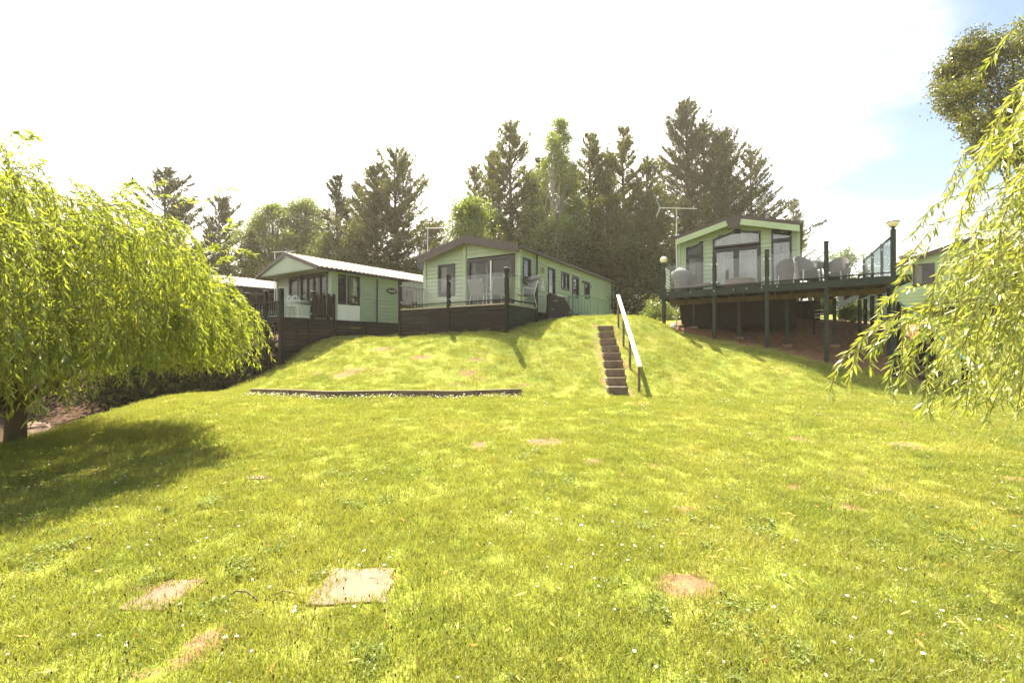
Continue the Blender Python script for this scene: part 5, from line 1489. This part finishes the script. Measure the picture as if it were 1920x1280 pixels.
# ferns / plants on bank below right deck
for (px, D, s_, lb) in ((1240, 20.0, .9, 'low shrub in the shade between the steps and the right deck'), (1600, 16.5, .6, 'small weedy plant beneath the right end of the tall deck'), (515, 18.0, .8, 'green shrub under the left deck')):
    x = (px - 960) / FPX * D; g = hz(x, D)
    cl = [(x + rng.uniform(-.6, .6) * s_, D + rng.uniform(-.4, .4) * s_, g + rng.uniform(.1, .9) * s_, .4 * s_) for _ in range(12)]
    broad('low_shrub', 'shrub', lb, None, x, D, g, .6, cl, 'broad', .08, 60, .5, 'bark', .03)
# tall tree at upper right
D = 13.0
x = (1975 - 960) / FPX * D; g = hz(x, D)
cl = []
for (px, py, r_) in ((1800, 120, .62), (1850, 75, .55), (1790, 175, .6), (1850, 150, .7), (1900, 95, .7), (1930, 60, .5), (1910, 170, .8), (1840, 225, .45), (1870, 265, .38), (1900, 235, .5), (1950, 130, .9),
                     (1990, 170, .9), (1990, 80, .8), (1960, 250, .7), (2040, 130, .9), (2030, 240, .8), (1815, 95, .4), (1785, 140, .42), (1890, 285, .25), (1945, 300, .4), (2080, 180, .8), (1812, 205, .42), (1852, 262, .5), (1885, 292, .45), (1830, 150, .55), (1870, 215, .5), (1905, 270, .5)):
    w_ = W(px, py, D + rng.uniform(-.9, .9)); cl.append((w_[0], w_[1], w_[2], r_))
broad('tall_tree', 'tree', 'tall fine leaved tree rising behind the near willow at upper right', None, x, D, g, 7.8, cl, 'olive', .075, 330, .5, 'bark', .17, up=.0)

# ---------------- willows
def strands_mesh(root, P0, Dh, Lh, Lv, leaves, ln, wd, mt, twig_r=.003, up=.0, sway=.05, keep=300, cam_near=None, tstart=.12, ev=1.6):
    """hanging shoots. P0 start, Dh horizontal drift dir (unit xy), Lh drift length, Lv drop"""
    S = len(P0)
    t = np.linspace(tstart, 1, leaves)[None, :] + rng.uniform(-.5, .5, (S, leaves)) / leaves
    t = np.clip(t, 0, 1)
    ph = rng.uniform(0, 6.28, (S, 1))
    def pos(t):
        hor = (1 - np.exp(-2.4 * t)) / (1 - math.exp(-2.4))
        x = P0[:, 0:1] + Dh[:, 0:1] * Lh[:, None] * hor + sway * np.sin(ph + t * 5) * t
        y = P0[:, 1:2] + Dh[:, 1:2] * Lh[:, None] * hor + sway * np.cos(ph * 1.3 + t * 4) * t
        z = P0[:, 2:3] + up * np.sin(np.minimum(t * 3.0, math.pi)) - Lv[:, None] * t ** ev
        return np.stack([x, y, z], -1)
    p = pos(t); tg = unit(pos(np.clip(t + .02, 0, 1.02)) - p)
    N = S * leaves
    C = p.reshape(-1, 3); T = tg.reshape(-1, 3)
    side = unit(np.cross(T, rvec(N)))
    d = unit(T * .75 + side * rng.uniform(.35, .95, (N, 1)) + np.array([0, 0, -.25]))
    lnn = rng.uniform(ln * .6, ln * 1.15, N); wdd = rng.uniform(wd * .7, wd * 1.15, N)
    # twigs
    tt = np.linspace(0, 1, 7)[None, :] * np.ones((S, 1)); q = pos(tt)
    a, b_ = q[:, :-1].reshape(-1, 3), q[:, 1:].reshape(-1, 3)
    dd = unit(b_ - a); s1 = unit(np.cross(dd, np.array([.3, .8, .2]))) * twig_r; s2 = np.cross(dd, s1)
    fv = []
    for (m1_, m2_) in ((s1, -s1), (s2, -s2)):
        fv.append(np.stack([a + m1_, a + m2_, b_ + m2_ * .8, b_ + m1_ * .8], 1))
    o = np_mesh('shoots', np.concatenate(fv).reshape(-1, 3), 4, [M['twig']], root); o['kind'] = 'stuff'
    # the leaves that show largest become parts of their own
    depth = np.where((C[:, 1] > .5), C[:, 1], 1e9)
    vis = (np.abs(C[:, 0] / np.maximum(depth, .1)) < 1.1) & (np.abs((C[:, 2] - CAMZ) / np.maximum(depth, .1)) < .73) & (depth < 1e8)
    score = np.where(vis, lnn / depth, -1)
    idx = np.argsort(-score)[:keep]
    mask = np.ones(N, bool); mask[idx] = False
    Cm, dm_, l_, w_ = C[mask], d[mask], lnn[mask], wdd[mask]
    n_ = len(Cm); s = unit(np.cross(dm_, rvec(n_)))
    nrm = np.cross(dm_, s)
    v = np.empty((n_, 4, 3)); l_ = l_[:, None]; w_ = w_[:, None]
    v[:, 0] = Cm; v[:, 1] = Cm + dm_ * l_ * .42 + s * w_ / 2; v[:, 2] = Cm + dm_ * l_ - nrm * l_ * .12; v[:, 3] = Cm + dm_ * l_ * .42 - s * w_ / 2
    o = np_mesh('foliage', v.reshape(-1, 3), 4, [M[mt]], root); o['kind'] = 'stuff'
    if keep:
        lm = bpy.data.meshes.new('leaf')
        lv = [(0, 0, 0), (.035, 0, .25), (.05, -.0, .45), (.03, -.04, .75), (0, -.12, 1), (-.03, -.04, .75), (-.05, 0, .45), (-.035, 0, .25), (0, .012, .3), (0, 0, .6)]
        k = wd / ln / .1 * 1.0
        lm.from_pydata([(a_ * k, b2_, c_) for a_, b2_, c_ in lv], [], [(0, 1, 8), (1, 2, 9, 8), (2, 3, 4, 9), (9, 4, 5, 6), (8, 9, 6, 7), (0, 8, 7)])
        lm.materials.append(M[mt + '_one'])
        base = root_loc(root)
        for j in idx:
            if score[j] < 0: continue
            lo = bpy.data.objects.new('leaf', lm); col.objects.link(lo); lo.parent = root
            lo.location = Vector(C[j]) - base
            qn = Vector(d[j]).to_track_quat('Z', 'Y'); lo.rotation_mode = 'QUATERNION'
            from mathutils import Quaternion
            lo.rotation_quaternion = qn @ Quaternion((0, 0, 1), rng.uniform(0, 6.28))
            lo.scale = (float(lnn[j]),) * 3
def one_leaf(name, c_, tcol, trans):
    m = leaf_mat(name, c_[0], c_[1], trans, tcol, .05)
    nt = m.node_tree; cr = [x for x in nt.nodes if x.type == 'VALTORGB'][0]
    oi = nt.nodes.new('ShaderNodeObjectInfo')
    for lk in list(cr.inputs['Fac'].links): nt.links.remove(lk)
    nt.links.new(oi.outputs['Random'], cr.inputs['Fac']); return m
M['willow_one'] = one_leaf('willow_leaf_single', ((0.145, 0.20, 0.028), (0.35, 0.375, 0.08)), (1.5, 1.5, 0.6), .5)
M['willow_big_one'] = one_leaf('near_willow_leaf_single', ((0.165, 0.22, 0.035), (0.40, 0.42, 0.12)), (1.5, 1.45, 0.6), .42)

# big willow at left
WC = np.array([-7.25, 5.7]); WR = 3.18
wl_root = empty('willow_tree', (-7.15, 6.6, hz(-7.15, 6.6)), 'big bushy weeping willow overhanging the lawn and stream at left', 'willow tree')
g = hz(-7.15, 6.6)
trunk_obj(wl_root, [(-7.15, 6.6, g - .3), (-7.1, 6.58, g + .6), (-7.25, 6.5, g + 1.5), (-7.5, 6.4, g + 2.5)], [.13, .11, .10, .08])
segs = []
tipz = lambda r_: 4.00 - 1.35 * (r_ / WR) ** 1.7
for i in range(26):
    a = rng.uniform(0, 6.28); r_ = WR * math.sqrt(rng.random()) * .9
    e = np.array([WC[0] + r_ * math.cos(a), WC[1] + r_ * math.sin(a), tipz(r_) - .45])
    s_ = np.array([-7.35 + rng.uniform(-.1, .1), 6.45 + rng.uniform(-.1, .1), g + rng.uniform(1.0, 2.4)])
    m_ = (s_ + e) / 2 + np.array([0, 0, .35])
    segs.append((s_, m_, .09, .05)); segs.append((m_, e, .05, .012))
for i in range(6):
    a = -1.4 + i * .35; segs.append((np.array([-7.15, 6.6, g + .5]), np.array([-7.15 + 1.2 * math.cos(a), 6.6 + 1.2 * math.sin(a), g + .9 + .1 * i]), .06, .015))
limbs_obj(wl_root, segs, 'bark')
S = 4000
a = rng.uniform(0, 2 * math.pi, S); rr_ = WR * np.sqrt(rng.random(S)) * 1.0
# lobed outline
lob = 1 + .10 * np.sin(3 * a + 1.0) + .07 * np.sin(7 * a + .5)
rr_ = rr_ * lob * .90
inner = rng.random(S)
z0_ = tipz(rr_) - np.where(inner < .34, rng.uniform(0, .35, S), rng.uniform(.3, 2.5, S)) + .22 * np.sin(a * 5 + rr_ * 3) + .14 * np.sin(a * 13 + rr_ * 7)
_ha = .72 + .60 * np.clip(np.cos(a - .75), 0, 1)
z0_ = np.maximum(z0_, _ha + .45 + rng.uniform(0, .5, S))
P0 = np.stack([WC[0] + rr_ * np.cos(a), WC[1] + rr_ * np.sin(a), z0_], 1)
Dh = np.stack([np.cos(a) + .55, np.sin(a) - .1], 1); Dh /= np.linalg.norm(Dh, axis=1, keepdims=True)
hem = .66 + rng.uniform(0, .8, S) ** 1.4 + .14 * np.sin(a * 4 + 2) + .60 * np.clip(np.cos(a - .75), 0, 1)
Lv = np.clip(rng.uniform(.6, 2.1, S), .3, np.maximum(.3, z0_ - hem))
Lh = rng.uniform(.25, .85, S) * np.where(rr_ > WR * .8, .7, 1)
wild = rng.random(S) < .04
Lh = np.where(wild, Lh * 1.5, Lh); Lv = np.where(wild & (inner < .34), -rng.uniform(0, .35, S), Lv)
strands_mesh(wl_root, P0, Dh, Lh, Lv, 50, .105, .0175, 'willow', .003, up=.12, sway=.06)

# near willow at right (its trunk stands outside the picture)
wr_root = empty('willow_tree', (6.9, 4.6, hz(6.9, 4.6)), 'near weeping willow branches sweeping in from the right edge', 'willow tree')
g = hz(6.9, 4.6)
trunk_obj(wr_root, [(6.9, 4.6, g - .2), (6.8, 4.55, g + 1.2), (6.6, 4.5, g + 2.6), (6.3, 4.4, g + 3.9)], [.28, .23, .18, .12])
zz_ = np.array([.9, 1.16, 1.44, 1.8, 2.1, 2.65, 2.97, 3.3, 3.67, 4.4]); bx_ = np.array([3.75, 3.60, 3.42, 3.48, 3.66, 3.72, 3.90, 4.15, 4.40, 4.80])
S = 720
tz = rng.uniform(.92, 3.9, S) ; tx = np.interp(tz, zz_, bx_) + rng.random(S) ** .80 * 2.3
ty = rng.uniform(3.2, 4.9, S); sc_ = ty / 4.0
tips = np.stack([tx * sc_, ty, CAMZ + (tz - CAMZ) * sc_], 1)
L_ = rng.uniform(.9, 1.7, S)
P0 = tips + np.stack([L_ * .80, L_ * rng.uniform(-.1, .3, S), L_ * .62], 1)
# a few long fronds reaching farthest left, and one high one
ex = [((1850, 545, 3.5), (1563, 738, 3.35)), ((1835, 560, 3.5), (1572, 722, 3.4)), ((1845, 520, 3.6), (1640, 600, 3.6)), ((1830, 590, 3.5), (1690, 735, 3.45)), ((1800, 560, 3.5), (1672, 700, 3.5)),
      ((1900, 600, 3.6), (1740, 770, 3.5)), ((1975, 20, 3.9), (1862, 130, 3.9)), ((2000, 120, 3.9), (1872, 250, 3.9)), ((1880, 560, 3.5), (1705, 690, 3.5)), ((1980, 230, 3.9), (1800, 360, 3.8)), ((1850, 560, 3.4), (1600, 680, 3.4)),
      ((1790, 580, 3.5), (1625, 690, 3.45)), ((1800, 600, 3.4), (1668, 742, 3.4)), ((1780, 600, 3.6), (1700, 725, 3.6)), ((1830, 600, 3.5), (1712, 765, 3.45)), ((1770, 590, 3.5), (1650, 655, 3.5)),
      ((1900, 350, 3.7), (1700, 445, 3.7)), ((1880, 390, 3.6), (1692, 500, 3.6)), ((1930, 250, 3.8), (1760, 370, 3.8)), ((1880, 430, 3.7), (1665, 560, 3.6)), ((1840, 640, 3.5), (1745, 775, 3.5))]
P0 = np.concatenate([P0, np.array([W(*a_) for a_, _ in ex])]); tips = np.concatenate([tips, np.array([W(*b2_) for _, b2_ in ex])])
dxy = (tips - P0)[:, :2]; Lh = np.linalg.norm(dxy, axis=1); Dh = dxy / Lh[:, None]; Lv = (P0 - tips)[:, 2]
strands_mesh(wr_root, P0, Dh, Lh, Lv, 44, .105, .0165, 'willow_big', .0032, up=.0, sway=.05, ev=1.35)
segs = []
for i in range(30):
    j = rng.integers(0, 660); e = P0[j]
    s_ = np.array([6.6, 4.5, g + rng.uniform(1.6, 3.8)]); m_ = (s_ + e) / 2 + np.array([0, 0, .3])
    segs.append((s_, m_, .05, .03)); segs.append((m_, e, .03, .005))
limbs_obj(wr_root, segs, 'bark')

# ------------------------------------------------------------------ grass and flowers
def blade_clump(name, n_, rad, h, w, mt, spread=.5, seed=1, bend=.4):
    rg = np.random.default_rng(seed)
    vs, fs = [], []
    for i in range(n_):
        a = rg.uniform(0, 6.28); r_ = rad * math.sqrt(rg.random()); x, y = r_ * math.cos(a), r_ * math.sin(a)
        hh = h * rg.uniform(.5, 1.15); t = rg.uniform(0, 6.28); dx, dy = math.cos(t), math.sin(t); le = rg.uniform(.15, 1) * spread * hh
        f = rg.uniform(0, 6.28); sx, sy = math.cos(f) * w / 2, math.sin(f) * w / 2
        b0 = len(vs)
        vs += [(x - sx, y - sy, -.005), (x + sx, y + sy, -.005), (x + sx * .8 + dx * le * .35, y + sy * .8 + dy * le * .35, hh * .6), (x - sx * .8 + dx * le * .35, y - sy * .8 + dy * le * .35, hh * .6), (x + dx * le, y + dy * le, hh)]
        fs += [(b0, b0 + 1, b0 + 2, b0 + 3), (b0 + 3, b0 + 2, b0 + 4)]
    m = bpy.data.meshes.new(name); m.from_pydata(vs, [], fs); m.materials.append(M[mt])
    o = bpy.data.objects.new(name, m); return o

def grass_mat(name, stops, trans):
    m = leaf_mat(name, (.1, .1, .1), (.2, .2, .2), trans, (1.45, 1.4, .6), .02)
    nt = m.node_tree; n, l = nt.nodes, nt.links
    cr = [x for x in n if x.type == 'VALTORGB'][0]
    for e in list(cr.color_ramp.elements)[1:]: cr.color_ramp.elements.remove(e)
    cr.color_ramp.elements[0].position = stops[0][0]; cr.color_ramp.elements[0].color = (*stops[0][1], 1)
    for p, c_ in stops[1:]:
        e = cr.color_ramp.elements.new(p); e.color = (*c_, 1)
    geo = n.new('ShaderNodeNewGeometry'); nz_ = n.new('ShaderNodeTexNoise'); nz_.inputs['Scale'].default_value = .9; nz_.inputs['Detail'].default_value = 4
    l.new(geo.outputs['Position'], nz_.inputs['Vector'])
    md = n.new('ShaderNodeMath'); md.operation = 'MULTIPLY_ADD'; md.inputs[1].default_value = .45
    ad = n.new('ShaderNodeMath'); ad.operation = 'MULTIPLY_ADD'; ad.inputs[1].default_value = .75; ad.inputs[2].default_value = -.13
    l.new(nz_.outputs['Fac'], ad.inputs[0]); l.new(geo.outputs['Random Per Island'], md.inputs[0]); l.new(ad.outputs[0], md.inputs[2])
    for lk in list(cr.inputs['Fac'].links): l.remove(lk)
    l.new(md.outputs[0], cr.inputs['Fac'])
    return m
M['grass'] = grass_mat('grass_blade', [(0.0, (.105, .158, .032)), (.35, (.20, .238, .056)), (.70, (.298, .298, .095)), (1.0, (.48, .42, .24))], .42)
M['clover'] = grass_mat('clover_leaf', [(0.0, (.09, .14, .022)), (.6, (.15, .195, .034)), (1.0, (.21, .24, .05))], .4)
M['petal'] = mat('petal_white', (.82, .82, .78), .7, .03, 5, 0)
M['yellow'] = mat('flower_yellow', (.75, .48, .03), .7, .1, 5, 0)
M['dry_leaf'] = mat('dry_willow_leaf', (.58, .36, .07), .7, .35, 3, 0, c2=(.36, .16, .05))
M['seed'] = mat('seed_head', (.10, .055, .03), .9, .2, 5, 0)

gcol = bpy.data.collections.new('grass_clumps')
for i, o in enumerate([blade_clump('grass_clump', 55, .11, .050, .0042, 'grass', .9, 1), blade_clump('grass_clump', 55, .11, .040, .0045, 'grass', 1.2, 2),
                       blade_clump('grass_clump', 45, .10, .065, .0038, 'grass', .8, 3), blade_clump('grass_clump', 60, .12, .035, .0050, 'grass', 1.4, 4)]):
    gcol.objects.link(o)
ccol = bpy.data.collections.new('clover_clumps')
def clover_clump(seed):
    rg = np.random.default_rng(seed); vs, fs = [], []
    for i in range(34):
        a = rg.uniform(0, 6.28); r_ = .09 * math.sqrt(rg.random()); x, y = r_ * math.cos(a), r_ * math.sin(a); z = rg.uniform(.015, .04)
        for k in range(3):
            t = a + k * 2.09; s_ = rg.uniform(.007, .011); b0 = len(vs); cx, cy = x + math.cos(t) * s_, y + math.sin(t) * s_
            q_ = rg.uniform(-.004, .004)
            vs += [(x, y, z), (cx + math.sin(t) * s_ * .7, cy - math.cos(t) * s_ * .7, z + q_), (x + math.cos(t) * s_ * 2, y + math.sin(t) * s_ * 2, z - q_), (cx - math.sin(t) * s_ * .7, cy + math.cos(t) * s_ * .7, z + .003)]
            fs.append((b0, b0 + 1, b0 + 2, b0 + 3))
    m = bpy.data.meshes.new('clover_clump'); m.from_pydata(vs, [], fs); m.materials.append(M['clover']); return bpy.data.objects.new('clover_clump', m)
for s_ in (5, 6): ccol.objects.link(clover_clump(s_))

def scatter(name, pts, scl, collection, zrot=True, tilt=.25):
    me = bpy.data.meshes.new(name)
    me.vertices.add(len(pts)); me.vertices.foreach_set('co', pts.astype(np.float32).ravel())
    a = me.attributes.new('clump_scale', 'FLOAT', 'POINT'); a.data.foreach_set('value', scl.astype(np.float32))
    o = bpy.data.objects.new(name, me); col.objects.link(o)
    ng = bpy.data.node_groups.new(name, 'GeometryNodeTree')
    ng.interface.new_socket('Geometry', in_out='INPUT', socket_type='NodeSocketGeometry')
    ng.interface.new_socket('Geometry', in_out='OUTPUT', socket_type='NodeSocketGeometry')
    N_, L_ = ng.nodes, ng.links
    gi, go = N_.new('NodeGroupInput'), N_.new('NodeGroupOutput')
    ip = N_.new('GeometryNodeInstanceOnPoints'); ci = N_.new('GeometryNodeCollectionInfo')
    ci.inputs['Collection'].default_value = collection; ci.inputs['Separate Children'].default_value = True; ci.inputs['Reset Children'].default_value = True
    ip.inputs['Pick Instance'].default_value = True
    rv = N_.new('FunctionNodeRandomValue'); rv.data_type = 'FLOAT_VECTOR'
    rv.inputs[0].default_value = (-tilt, -tilt, 0); rv.inputs[1].default_value = (tilt, tilt, 6.283)
    na_ = N_.new('GeometryNodeInputNamedAttribute'); na_.data_type = 'FLOAT'; na_.inputs['Name'].default_value = 'clump_scale'
    L_.new(gi.outputs[0], ip.inputs['Points']); L_.new(ci.outputs[0], ip.inputs['Instance']); L_.new(rv.outputs[0], ip.inputs['Rotation'])
    L_.new(na_.outputs[0], ip.inputs['Scale']); L_.new(ip.outputs[0], go.inputs[0])
    m = o.modifiers.new('scatter', 'NODES'); m.node_group = ng
    return o

SL = []
for pts_ in ([(578, 1133), (722, 1130), (744, 1066), (624, 1066)], [(215, 1143), (322, 1138), (398, 1079), (318, 1086)], [(463, 899), (498, 900), (508, 894), (472, 893)]):
    SL.append(np.array([lawn_pt(*q_) for q_ in pts_]))
def inside(poly, x, y, grow=0.0):
    c_ = poly.mean(0); P_ = c_ + (poly - c_) * (1 + grow); r_ = np.ones(len(x), bool)
    s = None
    for i in range(len(P_)):
        a_, b2_ = P_[i], P_[(i + 1) % len(P_)]
        cr = (b2_[0] - a_[0]) * (y - a_[1]) - (b2_[1] - a_[1]) * (x - a_[0])
        if s is None: s = np.sign(np.cross(P_[1] - P_[0], P_[2] - P_[1]))
        r_ &= cr * s > 0
    return r_
def turf_ok(x, y, thr=.5):
    s = soil(x, y); ok = s + rng.uniform(-.25, .25, len(x)) < thr
    for p_ in SL: ok &= ~inside(p_, x + rng.normal(size=len(x)) * .022, y + rng.normal(size=len(x)) * .018, -.07)
    t = np.clip((y - 10.7) / 3.8, 0, 1); cx = 2.52 + t * .44
    ok &= ~((np.abs(x - cx) < .31) & (y > 10.75) & (y < 14.8))
    # keep inside floors free
    for (f, w_, l_) in ((f2, W2, L2), (f1, W1, L1), (f3, W3, L3)):
        q_ = np.stack([x - f.o[0], y - f.o[1]], 1); a_ = q_ @ f.u; b2_ = q_ @ f.v
        ok &= ~((a_ > -.1) & (a_ < w_ + .1) & (b2_ > 0) & (b2_ < l_))
    return ok
def ring(y0, y1, dens, smin, smax, xm=None):
    area_w = lambda y: 1.18 * y + 1.2
    n_ = int((y1 - y0) * 2 * area_w((y0 + y1) / 2) * dens)
    y = rng.uniform(y0, y1, n_); x = rng.uniform(-1, 1, n_) * area_w(y)
    k = turf_ok(x, y); x, y = x[k], y[k]
    return np.stack([x, y, hfun(x, y)], 1), rng.uniform(smin, smax, len(x))
RG = [ring(1.2, 3.2, 330, .65, 1.15), ring(3.2, 5.5, 210, .7, 1.2), ring(5.5, 9, 110, .85, 1.4), ring(9, 13.2, 65, 1.0, 1.6), ring(13.2, 17.5, 55, 1.0, 1.6)]
pts = np.concatenate([r_[0] for r_ in RG]); sc = np.concatenate([r_[1] for r_ in RG])
o = scatter('lawn_grass', pts, sc, gcol); tag(o, 'short sunlit grass covering the lawn and the bank', 'grass', kind='stuff')
y = np.concatenate([rng.uniform(1.3, 4, 6000), rng.uniform(4, 8, 6000)]); x = rng.uniform(-1.15, 1.15, 12000) * (y + .8)
f_ = np.sin(x * 2.3 + np.sin(y * 1.9) * 1.3) * np.sin(y * 2.9 + np.sin(x * 1.7)) 
k = (f_ + rng.normal(size=len(x)) * .3 > .45) & (rng.random(len(x)) < .07) & turf_ok(x, y, .3); x, y = x[k], y[k]
o = scatter('lawn_clover', np.stack([x, y, hfun(x, y)], 1), rng.uniform(.8, 1.3, len(x)), ccol, tilt=.15); tag(o, 'patches of darker clover in the near lawn', 'clover', kind='stuff')
# daisies
dcol = bpy.data.collections.new('daisy_heads')
def daisy():
    vs, fs = [], []; n_ = 10
    for k in range(n_):
        t = 2 * math.pi * k / n_; b0 = len(vs); c_, s_ = math.cos(t), math.sin(t)
        vs += [(0, 0, .045), (c_ * .008 - s_ * .0028, s_ * .008 + c_ * .0028, .047), (c_ * .0125, s_ * .0125, .045), (c_ * .008 + s_ * .0028, s_ * .008 - c_ * .0028, .047)]; fs.append((b0, b0 + 1, b0 + 2, b0 + 3))
    m = MB(); m.add(vs, fs); nf = len(m.f); m.ball((0, 0, .047), .004, 6, .6); ny = len(m.f); m.tube([(0, 0, 0), (.002, 0, .045)], .0008, 4, False)
    me = bpy.data.meshes.new('daisy_head'); me.from_pydata(m.v, [], m.f); me.materials.append(M['petal']); me.materials.append(M['yellow']); me.materials.append(M['clover'])
    for i, p_ in enumerate(me.polygons): p_.material_index = 0 if i < nf else (1 if i < ny else 2)
    return bpy.data.objects.new('daisy_head', me)
def clover_flower():
    m = MB(); m.ball((0, 0, .045), .0085, 8, .85); nf = len(m.f); m.tube([(0, 0, 0), (.002, 0, .04)], .001, 4, False)
    me = bpy.data.meshes.new('clover_flower'); me.from_pydata(m.v, [], m.f); me.materials.append(M['petal']); me.materials.append(M['clover'])
    for i, p_ in enumerate(me.polygons): p_.material_index = 0 if i < nf else 1
    return bpy.data.objects.new('clover_flower', me)
dcol.objects.link(daisy()); dcol.objects.link(clover_flower())
n_ = 4600
y = 1.4 + rng.random(n_) ** .8 * 11.5; x = rng.uniform(-1.15, 1.15, n_) * (y + .5)
f_ = np.sin(x * 1.7 + 1 + np.sin(y * 1.1)) * np.sin(y * 2.1 + np.sin(x * 2.2)) + rng.normal(size=n_) * .45
k = (f_ > .32) & turf_ok(x, y, .3); x, y = x[k], y[k]
o = scatter('lawn_daisies', np.stack([x, y, hfun(x, y)], 1), rng.uniform(.45, 1.0, len(x)) * np.clip(y / 7, 1, 1.35), dcol, tilt=.35); tag(o, 'small white daisies and clover flowers dotted over the lawn', 'daisies', kind='stuff')
xe = np.concatenate([rng.uniform(ed[i][0], ed[i + 1][0], 60) for i in range(5)]); ye = np.interp(xe, [p_[0] for p_ in ed], [p_[1] for p_ in ed]) - rng.uniform(.06, .5, len(xe))
o = scatter('edging_daisies', np.stack([xe, ye, hfun(xe, ye)], 1), rng.uniform(1.2, 1.9, len(xe)), dcol, tilt=.35); tag(o, 'row of white daisies along the front of the sleeper edging', 'daisies', kind='stuff')
# fallen yellow leaves, seed heads
n_ = 520; y = 1.5 + rng.random(n_) * 6.5; x = rng.uniform(-1.1, 1.15, n_) * (y + .3); zz2 = hfun(x, y) + .035
d = rvec(n_); d[:, 2] *= .25
C = np.stack([x, y, zz2], 1); o = np_mesh('fallen_leaves', diamonds(C, d, rng.uniform(.04, .085, n_), rng.uniform(.009, .016, n_)), 4, [M['dry_leaf']]); tag(o, 'yellow and brown fallen willow leaves on the lawn', 'leaves', kind='stuff')
pcol = bpy.data.collections.new('plantain_heads')
m = MB(); m.tube([(0, 0, 0), (.003, 0, .07)], .0008, 4, False); m.ball((.003, 0, .078), .0042, 6, 2.2)
me = bpy.data.meshes.new('plantain_head'); me.from_pydata(m.v, [], m.f); me.materials.append(M['seed']); pcol.objects.link(bpy.data.objects.new('plantain_head', me))
n_ = 600; y = 1.5 + rng.random(n_) * 4; x = rng.uniform(-1.1, 1.1, n_) * (y + .3); k = (x < -.1) | (rng.random(n_) < .25); x, y = x[k], y[k]
o = scatter('plantain_heads', np.stack([x, y, hfun(x, y)], 1), rng.uniform(.7, 1.2, len(x)), pcol); tag(o, 'brown plantain seed heads standing in the near left grass', 'seed heads', kind='stuff')
